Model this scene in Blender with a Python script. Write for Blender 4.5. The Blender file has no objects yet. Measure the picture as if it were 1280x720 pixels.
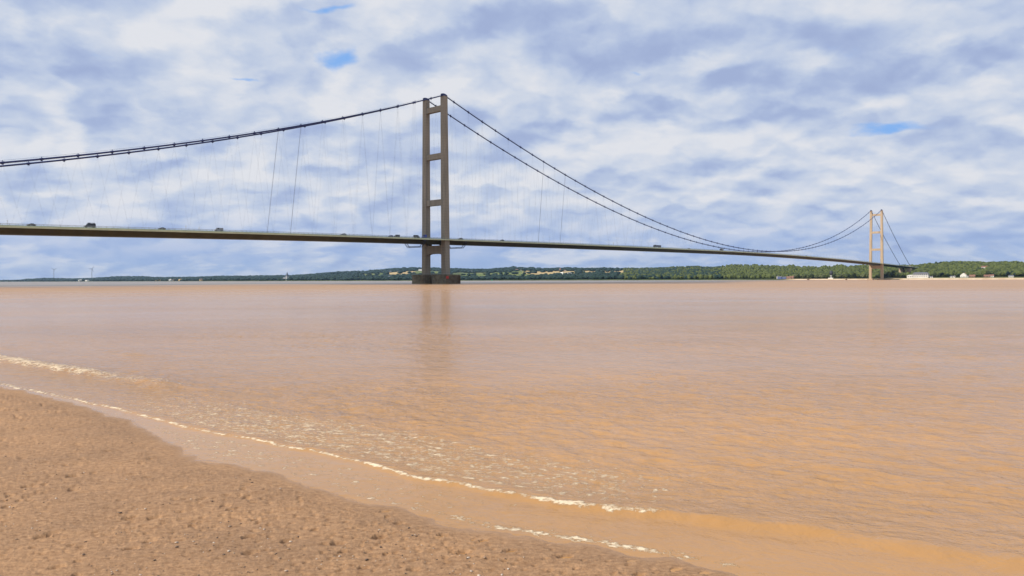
import bpy, bmesh, math, random
import numpy as np
from mathutils import Vector, Matrix

random.seed(7)
rng = np.random.default_rng(11)
S = bpy.context.scene
COL = S.collection
F = 902.0                       # focal length in pixels of the 1280 px wide photograph
CAMH = 3.4
U = np.array([0.656, 0.755]); U /= np.linalg.norm(U)      # along the bridge, towards the far tower
V = np.array([U[1], -U[0]])                               # across the bridge, towards the photographer's side
TW = np.array([-67.0, 635.0])                             # foot of the near tower
PI = math.pi
BR = math.atan2(U[1], U[0])
SUN_EL = math.radians(40)
sh = np.array([-0.90, -0.43]); sh /= np.linalg.norm(sh)
SUND = Vector((sh[0]*math.cos(SUN_EL), sh[1]*math.cos(SUN_EL), math.sin(SUN_EL)))

def B(t, w=0.0, z=0.0):
    p = TW + U*t + V*w
    return (p[0], p[1], z)

# ------------------------------------------------------------------ numpy noise
def _hash(ix, iy, seed):
    h = (ix.astype(np.int64)*374761393 + iy.astype(np.int64)*668265263 + seed*1274126177) & 0xFFFFFFFF
    h = ((h ^ (h >> 13))*1274126177) & 0xFFFFFFFF
    h = h ^ (h >> 16)
    return (h & 0xFFFFFF)/float(0xFFFFFF)

def vnoise(x, y, seed=0):
    ix = np.floor(x); iy = np.floor(y); fx = x-ix; fy = y-iy
    ux = fx*fx*fx*(fx*(fx*6-15)+10); uy = fy*fy*fy*(fy*(fy*6-15)+10)
    def g(dx, dy):
        a = _hash(ix+dx, iy+dy, seed)*2*PI
        return np.cos(a)*(fx-dx) + np.sin(a)*(fy-dy)
    a = g(0,0)*(1-ux)+g(1,0)*ux; b = g(0,1)*(1-ux)+g(1,1)*ux
    return (a*(1-uy)+b*uy)*1.5

def fbm(x, y, octv=4, seed=0, gain=0.5):
    s = 0; a = 1.0
    for k in range(octv):
        s = s + a*vnoise(x*2**k+17.3*k, y*2**k-9.1*k, seed+k); a *= gain
    return s

def worley(x, y, seed=0):
    ix = np.floor(x); iy = np.floor(y)
    best = np.full(x.shape, 9.0); rid = np.zeros(x.shape)
    for dx in (-1,0,1):
        for dy in (-1,0,1):
            cx = ix+dx; cy = iy+dy
            px = cx+_hash(cx,cy,seed); py = cy+_hash(cx,cy,seed+5)
            d = np.hypot(px-x, py-y); r = _hash(cx,cy,seed+9)
            m = d < best; best = np.where(m,d,best); rid = np.where(m,r,rid)
    return best, rid

def sstep(a, b, x):
    t = np.clip((x-a)/(b-a), 0, 1); return t*t*(3-2*t)

# ------------------------------------------------------------------ materials
def mat(name, color=(.5,.5,.5), rough=.8, metal=0.0, vary=0.0, scale=1.0, bump=0.0, color2=None, spec=0.5):
    m = bpy.data.materials.new(name); m.use_nodes = True
    nt = m.node_tree; b = nt.nodes['Principled BSDF']
    b.inputs['Base Color'].default_value = (*color,1); b.inputs['Roughness'].default_value = rough
    b.inputs['Metallic'].default_value = metal; b.inputs['Specular IOR Level'].default_value = spec
    tc = nt.nodes.new('ShaderNodeTexCoord'); n = nt.nodes.new('ShaderNodeTexNoise')
    n.inputs['Scale'].default_value = scale; n.inputs['Detail'].default_value = 6
    nt.links.new(tc.outputs['Object'], n.inputs['Vector'])
    r = nt.nodes.new('ShaderNodeValToRGB')
    c2 = color2 or tuple(max(0,c*(1-max(vary,.12))) for c in color)
    r.color_ramp.elements[0].position = .35; r.color_ramp.elements[1].position = .65
    r.color_ramp.elements[0].color = (*c2,1); r.color_ramp.elements[1].color = (*color,1)
    nt.links.new(n.outputs['Fac'], r.inputs['Fac']); nt.links.new(r.outputs['Color'], b.inputs['Base Color'])
    if bump:
        bp = nt.nodes.new('ShaderNodeBump'); bp.inputs['Strength'].default_value = bump; bp.inputs['Distance'].default_value = .1
        nt.links.new(n.outputs['Fac'], bp.inputs['Height']); nt.links.new(bp.outputs['Normal'], b.inputs['Normal'])
    return m

M = {}
def concrete(name, c1, c2, stain):
    m = bpy.data.materials.new(name); m.use_nodes = True
    nt = m.node_tree; N = nt.nodes; L = nt.links; b = N['Principled BSDF']; b.inputs['Roughness'].default_value = .85
    tc = N.new('ShaderNodeTexCoord')
    mp = N.new('ShaderNodeMapping'); mp.inputs['Scale'].default_value = (.5,.5,.04); L.new(tc.outputs['Object'], mp.inputs['Vector'])
    n = N.new('ShaderNodeTexNoise'); n.inputs['Scale'].default_value = 1.0; n.inputs['Detail'].default_value = 8; L.new(mp.outputs[0], n.inputs['Vector'])
    r = N.new('ShaderNodeValToRGB'); r.color_ramp.elements[0].position=.35; r.color_ramp.elements[1].position=.68
    r.color_ramp.elements[0].color=(*c2,1); r.color_ramp.elements[1].color=(*c1,1); L.new(n.outputs['Fac'], r.inputs['Fac'])
    # casting lifts: faint horizontal joints
    w = N.new('ShaderNodeTexWave'); w.bands_direction='Z'; w.inputs['Scale'].default_value=.13; w.inputs['Distortion'].default_value=0
    L.new(tc.outputs['Object'], w.inputs['Vector'])
    rr = N.new('ShaderNodeValToRGB'); rr.color_ramp.elements[0].position=0; rr.color_ramp.elements[1].position=.12
    rr.color_ramp.elements[0].color=(.72,.72,.72,1); rr.color_ramp.elements[1].color=(1,1,1,1); L.new(w.outputs['Fac'], rr.inputs['Fac'])
    mx = N.new('ShaderNodeMixRGB'); mx.blend_type='MULTIPLY'; mx.inputs[0].default_value=stain
    L.new(r.outputs[0], mx.inputs[1]); L.new(rr.outputs[0], mx.inputs[2]); L.new(mx.outputs[0], b.inputs['Base Color'])
    return m
M['conc'] = concrete('weathered_concrete', (.54,.41,.27), (.43,.325,.21), .45)
M['conc_river'] = concrete('shaded_river_tower_concrete', (.30,.265,.21), (.21,.19,.15), .45)  # darker than the far tower's: its cloud shade worked into the colour
M['caisson'] = mat('caisson_concrete', (.20,.18,.13), .9, scale=.4, color2=(.11,.10,.065), bump=.4)
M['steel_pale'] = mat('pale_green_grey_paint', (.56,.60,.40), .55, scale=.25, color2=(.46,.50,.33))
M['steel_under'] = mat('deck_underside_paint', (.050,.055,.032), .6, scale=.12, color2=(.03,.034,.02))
M['cable'] = mat('cable_navy_paint', (.018,.032,.14), .6, scale=.2)
M['hanger'] = mat('hanger_wire', (.16,.18,.26), .5, scale=.2)
M['gantry'] = mat('gantry_blue_paint', (.008,.014,.06), .5, scale=1)
M['asphalt'] = mat('asphalt', (.05,.05,.05), .9, scale=.5)
M['rail'] = mat('galvanised_rail', (.30,.32,.33), .5, metal=.3, scale=1)
M['red'] = mat('red_paint', (.5,.04,.03), .5, scale=2)
M['white'] = mat('white_render', (.78,.76,.70), .8, scale=.3, color2=(.68,.65,.58))
M['greywall'] = mat('grey_render', (.45,.45,.44), .8, scale=.3)
M['slate'] = mat('slate_roof', (.13,.14,.17), .6, scale=.5)
M['tile'] = mat('red_tile_roof', (.26,.13,.09), .8, scale=.5)
M['brick'] = mat('brick_wall', (.30,.19,.14), .9, scale=.5)
M['window'] = mat('window_glass', (.03,.04,.05), .1, scale=1)
M['black'] = mat('black_tarred_wall', (.03,.035,.05), .6, scale=1)
M['bluepaint'] = mat('blue_paint', (.10,.14,.35), .5, scale=1)
M['greenpaint'] = mat('green_paint', (.02,.35,.16), .4, scale=1)
M['tyre'] = mat('tyre_rubber', (.02,.02,.02), .8, scale=5)
M['lamp'] = mat('lamp_lens', (.7,.68,.6), .2, scale=5)
M['turbine'] = mat('turbine_white', (.40,.42,.46), .4, scale=.1)
M['seawall'] = mat('pale_sea_wall', (.62,.52,.38), .9, scale=.05, color2=(.48,.36,.24))
M['timber'] = mat('wet_timber', (.10,.06,.035), .8, scale=1)
M['bark'] = mat('bark', (.09,.065,.045), .9, scale=2)

def foliage(name, a, b_, sc):
    m = bpy.data.materials.new(name); m.use_nodes = True
    nt = m.node_tree; N=nt.nodes; L=nt.links; b=N['Principled BSDF']; b.inputs['Roughness'].default_value=.7
    b.inputs['Specular IOR Level'].default_value=.15
    at = N.new('ShaderNodeAttribute'); at.attribute_name='tint'
    oi = N.new('ShaderNodeObjectInfo')
    tc = N.new('ShaderNodeNewGeometry'); n = N.new('ShaderNodeTexNoise'); n.inputs['Scale'].default_value=sc; n.inputs['Detail'].default_value=5
    L.new(tc.outputs['Position'], n.inputs['Vector'])
    add = N.new('ShaderNodeMath'); add.operation='ADD'; L.new(at.outputs['Fac'], add.inputs[0]); L.new(oi.outputs['Random'], add.inputs[1])
    m1 = N.new('ShaderNodeMath'); m1.operation='MULTIPLY'; L.new(add.outputs[0], m1.inputs[0]); m1.inputs[1].default_value=.6
    m2 = N.new('ShaderNodeMath'); m2.operation='MULTIPLY_ADD'; L.new(n.outputs['Fac'], m2.inputs[0]); m2.inputs[1].default_value=.75; L.new(m1.outputs[0], m2.inputs[2])
    r = N.new('ShaderNodeValToRGB'); r.color_ramp.elements[0].position=.35; r.color_ramp.elements[1].position=1.05
    r.color_ramp.elements[0].color=(*a,1); r.color_ramp.elements[1].color=(*b_,1)
    L.new(m2.outputs[0], r.inputs['Fac']); L.new(r.outputs[0], b.inputs['Base Color'])
    return m
M['leaf_dark'] = foliage('dark_shaded_foliage', (.004,.012,.018), (.019,.040,.030), .012)  # cloud shade and blue haze of the far woods worked into the colour
M['leaf_near'] = foliage('bank_foliage', (.008,.022,.010), (.098,.118,.032), .018)
M['leaf_pale'] = foliage('pale_foliage', (.045,.065,.022), (.16,.17,.08), .05)

# ------------------------------------------------------------------ mesh helpers
class MB:
    def __init__(s): s.v=[]; s.f=[]; s.mi=[]
    def add(s, vs, fs, mi=0):
        o=len(s.v); s.v+= [tuple(map(float,p)) for p in vs]; s.f+= [tuple(i+o for i in f) for f in fs]; s.mi+=[mi]*len(fs)
    def box(s, x0,x1,y0,y1,z0,z1, mi=0, fn=None, taper=0.0):
        vs=[(x,y,z) for z in (z0,z1) for x,y in ((x0,y0),(x1,y0),(x1,y1),(x0,y1))]
        if taper: 
            cx=(x0+x1)/2; cy=(y0+y1)/2
            vs=[p if p[2]==z0 else (cx+(p[0]-cx)*(1-taper), cy+(p[1]-cy)*(1-taper), p[2]) for p in vs]
        if fn: vs=[fn(*p) for p in vs]
        s.add(vs, [(3,2,1,0),(4,5,6,7),(0,1,5,4),(1,2,6,5),(2,3,7,6),(3,0,4,7)], mi)
    def tube(s, pts, r, n=8, mi=0, cap=True):
        pts=[Vector(p) for p in pts]; rr = r if hasattr(r,'__len__') else [r]*len(pts)
        vs=[]; 
        for i,p in enumerate(pts):
            d=(pts[min(i+1,len(pts)-1)]-pts[max(i-1,0)]).normalized()
            a=d.cross(Vector((0,0,1)) if abs(d.z)<.95 else Vector((1,0,0))).normalized(); b=a.cross(d)
            for k in range(n):
                t=2*PI*k/n; vs.append(p+(a*math.cos(t)+b*math.sin(t))*rr[i])
        fs=[]
        for i in range(len(pts)-1):
            for k in range(n):
                k2=(k+1)%n; fs.append((i*n+k,i*n+k2,(i+1)*n+k2,(i+1)*n+k))
        if cap: fs.append(tuple(range(n))); fs.append(tuple(reversed(range((len(pts)-1)*n,len(pts)*n))))
        s.add(vs,fs,mi)
    def sweep(s, secs, closed=True, mi=0, cap=True):
        n=len(secs[0]); vs=[p for sec in secs for p in sec]; fs=[]
        for i in range(len(secs)-1):
            for k in range(n if closed else n-1):
                k2=(k+1)%n; fs.append((i*n+k,i*n+k2,(i+1)*n+k2,(i+1)*n+k))
        if closed and cap: fs.append(tuple(range(n))); fs.append(tuple(reversed(range((len(secs)-1)*n,len(secs)*n))))
        s.add(vs,fs,mi)
    def build(s, name, mats, parent=None, loc=None, smooth=False, fix=True):
        me=bpy.data.meshes.new(name); me.from_pydata(s.v,[],s.f)
        if not isinstance(mats,(list,tuple)): mats=[mats]
        for m in mats: me.materials.append(m)
        me.polygons.foreach_set('material_index', s.mi)
        if fix:
            bm=bmesh.new(); bm.from_mesh(me); bmesh.ops.recalc_face_normals(bm, faces=bm.faces); bm.to_mesh(me); bm.free()
        if smooth: me.polygons.foreach_set('use_smooth',[True]*len(me.polygons))
        o=bpy.data.objects.new(name,me); COL.objects.link(o)
        if parent: o.parent=parent
        if loc is not None: o.location=loc
        return o

def np_mesh(name, verts, faces, mats, attrs=None, smooth=True):
    me=bpy.data.meshes.new(name); nv=len(verts); nf=len(faces); k=faces.shape[1]
    me.vertices.add(nv); me.vertices.foreach_set('co', verts.astype(np.float32).ravel())
    me.loops.add(nf*k); me.loops.foreach_set('vertex_index', faces.astype(np.int32).ravel())
    me.polygons.add(nf); me.polygons.foreach_set('loop_start', np.arange(nf,dtype=np.int32)*k)
    me.polygons.foreach_set('loop_total', np.full(nf,k,dtype=np.int32)) if False else None
    if smooth: me.polygons.foreach_set('use_smooth', np.ones(nf,dtype=bool))
    for m in (mats if isinstance(mats,list) else [mats]): me.materials.append(m)
    for an,av in (attrs or {}).items():
        at=me.attributes.new(an,'FLOAT','POINT'); at.data.foreach_set('value', av.astype(np.float32).ravel())
    me.update(calc_edges=True); me.validate()
    o=bpy.data.objects.new(name,me); COL.objects.link(o); return o

def tag(o, label=None, cat=None, group=None, kind=None):
    if label: o['label']=label
    if cat: o['category']=cat
    if group: o['group']=group
    if kind: o['kind']=kind
    return o
def empty(name, loc, rz=0, label=None, cat=None, group=None):
    o=bpy.data.objects.new(name,None); COL.objects.link(o); o.location=loc; o.rotation_euler=(0,0,rz); o.empty_display_size=.5
    return tag(o,label,cat,group)
def dup(root, loc=None, rz=None, scale=None):
    r=root.copy(); COL.objects.link(r)
    if loc is not None: r.location=loc
    if rz is not None: r.rotation_euler=(0,0,rz)
    if scale is not None: r.scale=scale
    for ch in list(root.children):
        c=ch.copy(); COL.objects.link(c); c.parent=r
        for g in ch.children:
            d=g.copy(); COL.objects.link(d); d.parent=c
    return r

# ================================================================== CAMERA
cd=bpy.data.cameras.new('camera'); cam=bpy.data.objects.new('camera',cd); COL.objects.link(cam); S.camera=cam
cd.sensor_width=36; cd.lens=36*F/1280; cd.clip_start=.1; cd.clip_end=60000
cam.location=(0,0,CAMH)
pitch=math.atan(10.5/F)
cam.matrix_world = Matrix.Translation((0,0,CAMH)) @ Matrix.Rotation(PI/2-pitch,4,'X') @ Matrix.Rotation(math.radians(-.2),4,'Z')

# ================================================================== BRIDGE
_kt=np.array([-620,-530,-325,-120,0,195,383,705,1050,1410,1690,1800.]); _kh=np.array([27.2,29.2,33.5,37.6,39.3,41.6,43.3,45.0,43.3,38.8,34.6,32.9])
_km=np.gradient(_kh,_kt)
def hd(t):
    i=int(np.clip(np.searchsorted(_kt,t)-1,0,len(_kt)-2)); h=_kt[i+1]-_kt[i]; s=(t-_kt[i])/h
    return float((2*s**3-3*s*s+1)*_kh[i]+(s**3-2*s*s+s)*h*_km[i]+(-2*s**3+3*s*s)*_kh[i+1]+(s**3-s*s)*h*_km[i+1])
TOP=163.3
def hc(t):
    if t<0: s=-t/530; return TOP+(30-TOP)*s-4*16.7*s*(1-s)
    if t<=1410: return 47.6+(TOP-47.6)*((t-705)/705)**2
    s=(t-1410)/280; return TOP+(35.5-TOP)*s-4*4.7*s*(1-s)
def cw(t):   # sideways position of the cables
    return 11.4
bridge=empty('suspension_bridge', B(0,0,0), 0, 'long grey suspension bridge on two tall concrete towers crossing the brown estuary','bridge')
bp=Vector(B(0,0,0))
def L_(p): return (p[0]-bp.x,p[1]-bp.y,p[2])
def BL(t,w=0,z=0): return L_(B(t,w,z))

# deck
ts=np.unique(np.concatenate([np.arange(-600,-10,12.),np.arange(-10,1420,15.),np.arange(1420,1790,12.),np.arange(-12,12.1,2),np.arange(1398,1422.1,2)]))
def bulge(t): return 2.7*(math.exp(-(t/7.5)**4)+math.exp(-((t-1410)/7.5)**4))   # the footways swing out round the tower legs
def strip(sec_fn, name, m, parent=bridge, tt=ts):
    mb=MB(); mb.sweep([[BL(t,w,hd(t)+z) for w,z in sec_fn(t)] for t in tt]); return mb.build(name,m,parent)
upper=strip(lambda t:[(-11.2,-.25),(-11.2,-1.25),(11.2,-1.25),(11.2,-.25)],'deck',M['steel_pale'])
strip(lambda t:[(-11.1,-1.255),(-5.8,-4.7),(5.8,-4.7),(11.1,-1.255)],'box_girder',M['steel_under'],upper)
strip(lambda t:[(-10.6,-.246),(-10.6,-.10),(10.6,-.10),(10.6,-.246)],'road_surface',M['asphalt'],upper)
for sg in (-1,1):
    fw=MB(); tt=ts
    a=[[BL(t,sg*(w+(bulge(t) if w>12 else 0)),hd(t)+z) for w,z in ((11.205,-1.2),(14.0,-1.2),(14.0,-.85),(14.25,-.85),(14.25,-1.75),(13.6,-1.7),(11.205,-1.42))] for t in tt]
    fw.sweep(a); fo=fw.build('footway',M['steel_pale'],bridge)
    rl=MB()
    for z,r in ((.12,.035),(-.3,.02),(-.65,.02)):
        rl.tube([BL(t,sg*(14.1+bulge(t)),hd(t)+z) for t in tt], r, 4)
    for t in np.arange(-600,1780,3.0):
        rl.box(-.04,.04,-.04,.04,-1.0,.12, fn=lambda x,y,z,t=t: BL(t+x,sg*(14.1+bulge(t))+y,hd(t)+z))
    rl.build('footway_railing',M['rail'],bridge,fix=False)
    vb=MB()
    for z in (.45,.8):
        vb.sweep([[BL(t,sg*(10.85+dx),hd(t)+z+dz) for dx,dz in ((-.06,-.06),(.06,-.06),(.06,.06),(-.06,.06))] for t in tt])
    for t in np.arange(-600,1780,4.0):
        vb.box(-.06,.06,-.06,.06,-.24,.86, fn=lambda x,y,z,t=t: BL(t+x,sg*10.85+y,hd(t)+z))
    vb.build('crash_barrier',M['rail'],bridge,fix=False)

# towers
def tower(T, near):
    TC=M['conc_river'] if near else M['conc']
    base = 8.0 if near else 3.0
    zt=TOP-.9
    def half(z): return 2.9-(2.9-2.35)*(z-8)/(zt-8)
    def cwz(z): return 12.5-(12.5-11.4)*(z-8)/(zt-8)
    for sg in (-1,1):
        mb=MB(); secs=[]
        for z in np.linspace(base,zt,24):
            a=half(z); c=.35; w0=sg*cwz(z)
            secs.append([BL(T+x,w0+y,z) for x,y in ((-a+c,-a),(a-c,-a),(a,-a+c),(a,a-c),(a-c,a),(-a+c,a),(-a,a-c),(-a,-a+c))])
        mb.sweep(secs); leg=mb.build('tower_leg',TC,bridge)
        sd=MB(); w=sg*11.4
        sd.box(-2.3,2.3,-1.9,1.9,zt+.003,zt+.9,fn=lambda x,y,z:BL(T+x,w+y,z))
        sd.tube([BL(T+x,w,TOP-.35+1.25-x*x*.09) for x in np.linspace(-3.2,3.2,9)], .85, 8)
        for x in (-1.6,1.6): sd.box(x-.08,x+.08,-1.7,-1.5,zt+.9,zt+2.6,fn=lambda x_,y,z:BL(T+x_,w+y,z))
        sd.box(-1.8,1.8,-1.75,-1.45,zt+2.2,zt+2.5,fn=lambda x_,y,z:BL(T+x_,w+y,z))
        sd.build('saddle_housing',M['cable'],leg)
    for z0,z1 in ((150.2,154.9),(108.9,113.7),(68.5,73.5)):
        a=half(z0)*.78; wi=cwz(z0)-half(z0)+.05
        mb=MB(); mb.box(-a,a,-wi,wi,z0,z1,fn=lambda x,y,z:BL(T+x,y,z)); mb.build('crossbeam',TC,bridge)
    z0=25.6; z1=33.4; wi=cwz(30)-half(30)+.05; a=half(30)*.85
    mb=MB(); secs=[]
    for y in np.linspace(-wi,wi,17):
        zz=z0+.6-.9*(abs(y)/wi)**4
        secs.append([BL(T-a,y,zz),BL(T+a,y,zz),BL(T+a,y,z1),BL(T-a,y,z1)])
    mb.sweep(secs); pb=mb.build('portal_beam',TC,bridge)
    for y in (-7,7):
        mb=MB(); mb.box(-1.2,1.2,y-1,y+1,z1+.003,hd(T)-4.72,fn=lambda x,y_,z:BL(T+x,y_,z))
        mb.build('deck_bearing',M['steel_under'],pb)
    for sg in (-1,1):
        if near:
            mb=MB(); n=48
            c=Vector(BL(T,sg*12.9,0))
            prof=[(12.3,-6),(12.3,6.9),(12.75,6.95),(12.75,8.0),(0.01,8.003 if sg>0 else 8.0)]
            secs=[[(c.x+r*math.cos(2*PI*k/n),c.y+r*math.sin(2*PI*k/n),z) for k in range(n)] for r,z in prof]
            mb.sweep(secs,cap=False); cs=mb.build('caisson',M['caisson'],bridge)
            fb=MB()
            for k in range(30 if sg>0 else 12):
                a0=BR-PI/2+ (-.75+.075*k if sg>0 else -1.0+.12*k)
                r=12.42
                fb.tube([(c.x+r*math.cos(a0),c.y+r*math.sin(a0),-1),(c.x+r*math.cos(a0),c.y+r*math.sin(a0),6.6)],.16,6)
            fb.build('fender_post',M['timber'],cs)
            tag(cs.children[0],None,None,None,None)
            rr=MB()
            for zz in (8.6,9.1):
                rr.tube([(c.x+12.4*math.cos(2*PI*k/n),c.y+12.4*math.sin(2*PI*k/n),zz) for k in range(n+1)],.04,4)
            for k in range(0,n,2): rr.tube([(c.x+12.4*math.cos(2*PI*k/n),c.y+12.4*math.sin(2*PI*k/n),7.95),(c.x+12.4*math.cos(2*PI*k/n),c.y+12.4*math.sin(2*PI*k/n),9.1)],.04,4)
            rr.build('caisson_railing',M['rail'],cs)
            if sg>0:
                mb=MB(); d=Vector((-c.x-bp.x,-c.y-bp.y,0)).normalized(); sx=Vector((-d.y,d.x,0))
                p=Vector((c.x,c.y,0))+d*12.85-sx*(-1.2)
                for z_0,z_1 in ((4.4,6.6),):
                    q=[p+sx*a_+Vector((0,0,z))+d*e for e in (0,.12) for z in (z_0,z_1) for a_ in (-1.1,1.1)]
                    mb.add(q,[(0,1,3,2),(4,6,7,5),(0,2,6,4),(1,5,7,3),(0,4,5,1),(2,3,7,6)])
                mb.build('warning_board',M['red'],cs)
        else:
            mb=MB(); mb.box(-7,7,sg*12.4-6,sg*12.4+6,-1,3.0,fn=lambda x,y,z:BL(T+x,y,z)); mb.build('plinth',TC,bridge)
tower(0,True); tower(1410,False)

# cables, bands, hangers
bands=[]
for sg in (-1,1):
    mb=MB(); tt=np.concatenate([np.arange(-530,0,9.),np.arange(0,1410,9.),np.arange(1410,1691,8.)])
    pts=[BL(t,sg*cw(t),hc(t)+.25) for t in tt]
    mb.tube(pts,.5,8); ca=mb.build('main_cable',M['cable'],bridge,smooth=True)
    # hand ropes above each cable
    hr=MB()
    for o in (-.45,.45): hr.tube([BL(t,sg*cw(t)+o,hc(t)+1.45) for t in tt],.025,4)
    hr.build('hand_rope',M['cable'],ca)
    for t in list(np.arange(-18*29,-8,18.1))+list(np.arange(12,1405,18.1))+list(np.arange(1424,1680,18.1)):
        bands.append((t,sg,ca))
def band_mb(mb,t,sg):
    dt=.9; a=Vector(BL(t-dt,sg*11.4,hc(t-dt)+.25)); b=Vector(BL(t+dt,sg*11.4,hc(t+dt)+.25))
    mb.tube([a,b],.64,8)
    m_=(a+b)/2; mb.box(-.5,.5,-.12,.12,-1.1,-.3,fn=lambda x,y,z:(m_.x+x*U[0]+y*V[0],m_.y+x*U[1]+y*V[1],m_.z+z))
    mb.box(-.04,.04,-.5,.5,.55,1.3,fn=lambda x,y,z:(m_.x+x*U[0]+y*V[0],m_.y+x*U[1]+y*V[1],m_.z+z))
def dist(t,w):
    p=B(t,w); return math.hypot(p[0],p[1])
def inview(t):
    p=B(t,0); return p[1]>5 and abs(p[0]/p[1])<.76
cand=sorted([b for b in bands if inview(b[0])],key=lambda b:dist(b[0],b[1]*11))
near_b=set((b[0],b[1]) for b in cand[:100])
for t,sg,ca in cand[:100]:
    mb=MB(); band_mb(mb,t,sg); mb.build('cable_band',M['cable'],ca)
for sg in (-1,1):
    mb=MB()
    for t,s2,ca in bands:
        if s2==sg and (t,s2) not in near_b: band_mb(mb,t,sg); cc=ca
    o=mb.build('cable_band',M['cable'],cc); o['kind']='stuff'
hg=[]
for t,sg,ca in bands:
    for e in (-9.05,9.05):
        tb=t+e
        if hc(t)-hd(tb)<1.8 or tb>1690 or tb<-528 or (t<0)!=(tb<0) or (t<1410)!=(tb<1410): continue
        hg.append((t,tb,sg))
def hang(mb,t,tb,sg,r):
    for o in (-.18,.18):
        mb.tube([BL(t+o,sg*11.4,hc(t)-.7),BL(tb+o,sg*11.3,hd(tb)-.3)],r,4,cap=False)
hs=sorted([h for h in hg if inview(h[0])],key=lambda h:dist(h[0],h[2]*11))
# two hangers drawn thicker than the rest on each side of the near tower
def t_at(px,w):
    k=(px-640)/F; q=TW+V*w
    return (k*q[1]-q[0])/(U[0]-k*U[1])
bold=[]
for px in (351,374,687,707):
    tb=t_at(px,11.4); h=min([h for h in hs if h[2]==1 and h[1]<h[0]] ,key=lambda h:abs(h[0]-tb)); bold.append(h)
first=bold+[h for h in hs if h not in bold]
for h in first[:100]:
    mb=MB(); hang(mb,*h,.065 if h in bold else .013); mb.build('hanger',M['hanger'],bridge,fix=False)
fs_=set(first[:100]); mb=MB()
for h in hg:
    if h not in fs_: hang(mb,*h,.013)
o=mb.build('hanger',M['hanger'],bridge,fix=False); o['kind']='stuff'
# anchorages
for tA,hA,dirn in ((1690,34.6,1),(-530,29.2,-1)):
    mb=MB()
    for sg in (-1,1):
        w0,w1=sorted((sg*4.5,sg*13.5)); z0=-3
        prof=[(-9,z0),(-9,hA-4.9),(8,hA-4.9),(12,hA-6),(46,z0+6),(46,z0)]
        secs=[[BL(tA+dirn*x,w,z) for x,z in prof] for w in (w0,w1)]
        mb.sweep(secs)
    mb.build('anchorage',M['conc'],bridge)
    mb=MB()
    for sg in (-1,1): mb.box(-3.5,3.5,sg*11.4-1.6,sg*11.4+1.6,hA-.9,hA+2.6,fn=lambda x,y,z:BL(tA+x,y,z))
    mb.build('cable_entry_block',M['conc'],bridge)
# approach columns on the north bank
for t in (1735,1775):
    mb=MB()
    for w in (-6,6): mb.box(-1,1,w-1,w+1,-2,hd(t)-4.72,fn=lambda x,y,z:BL(t+x,y,z))
    mb.build('approach_column',M['conc'],bridge)

# maintenance gantries
for t,lab in ((-24.4,'dark blue maintenance gantry slung under the deck just left of the near tower'),(25.3,'dark blue maintenance gantry slung under the deck just right of the near tower')):
    r=empty('maintenance_gantry',B(t,0,hd(t)-5.0),BR,lab,'gantry','maintenance gantries under the deck')
    mb=MB()
    for x in (-1.2,1.2):
        for dz in (0,-.85):
            mb.tube([(x,-12.6,2.4+dz),(x,-8.0,-2.0+dz),(x,8.0,-2.0+dz),(x,12.6,2.4+dz)],.17,6)
        for y in np.linspace(-8,8,11): mb.tube([(x,y,-2),(x,y+.8,-2.85)],.08,4)
    for y in np.linspace(-8,8,9): mb.tube([(-1.2,y,-2.85),(1.2,y,-2.85)],.08,4)
    mb.build('frame',M['gantry'],r)
    mb=MB(); mb.box(-1.2,1.2,-8,8,-2.9,-2.98); mb.build('platform',M['gantry'],r)
    mb=MB()
    for y in (-12.6,12.6): mb.box(-1.5,1.5,y-.25,y+.25,2.2,3.2)
    mb.build('trolley',M['gantry'],r)

# ================================================================== VEHICLES ON THE DECK
def wheel_mb(x,y,r,w=.22):
    mb=MB(); mb.tube([(x,y-w/2,r),(x,y+w/2,r)],r,14); return mb
def loft_body(root,prof,wid,m,name='body',inset=.12):
    mb=MB(); n=len(prof); secs=[]
    zmax=max(z for x,z in prof)
    for y in (-wid/2,-wid/2+.08,wid/2-.08,wid/2):
        k=.93 if abs(y)>wid/2-.01 else 1
        secs.append([(x*(.985 if k<1 else 1), y*(1-inset*max(0,(z-zmax*.6)/(zmax*.4))), z) for x,z in prof])
    mb.sweep(secs); return mb.build(name,m,root)
paint={}
def pm(n,c):
    if n not in paint: paint[n]=mat(n+'_car_paint',c,.3,scale=.5)
    return paint[n]
def car(loc,rz,paintm,label,scale=1.0):
    r=empty('car',loc,rz,label,'car','vehicles crossing the bridge'); r.scale=(scale,)*3
    b=loft_body(r,[(-2.1,.35),(-2.15,.75),(-2.0,.95),(-1.5,.98),(-1.0,1.42),(.35,1.45),(1.0,1.0),(1.95,.82),(2.12,.6),(2.1,.3)],1.75,paintm)
    mb=MB()
    for sg in (-1,1): mb.add([(-1.35,sg*.89,1.0),(-.95,sg*.80,1.36),(.3,sg*.80,1.38),(.85,sg*.89,1.02)],[(0,1,2,3)])
    mb.add([(1.03,-.7,1.02),(1.03,.7,1.02),(.42,.62,1.42),(.42,-.62,1.42)],[(0,1,2,3)])
    mb.add([(-1.53,-.7,1.0),(-1.53,.7,1.0),(-1.05,.62,1.42),(-1.05,-.62,1.42)],[(0,1,2,3)])
    mb.build('window',M['window'],b)
    for x in (-1.3,1.3):
        for y in (-.8,.8): wheel_mb(x,y,.32).build('wheel',M['tyre'],r)
    for y in (-.6,.6):
        mb=MB(); mb.box(2.08,2.16,y-.14,y+.14,.6,.74); mb.build('headlight',M['lamp'],r)
    return r
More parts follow.
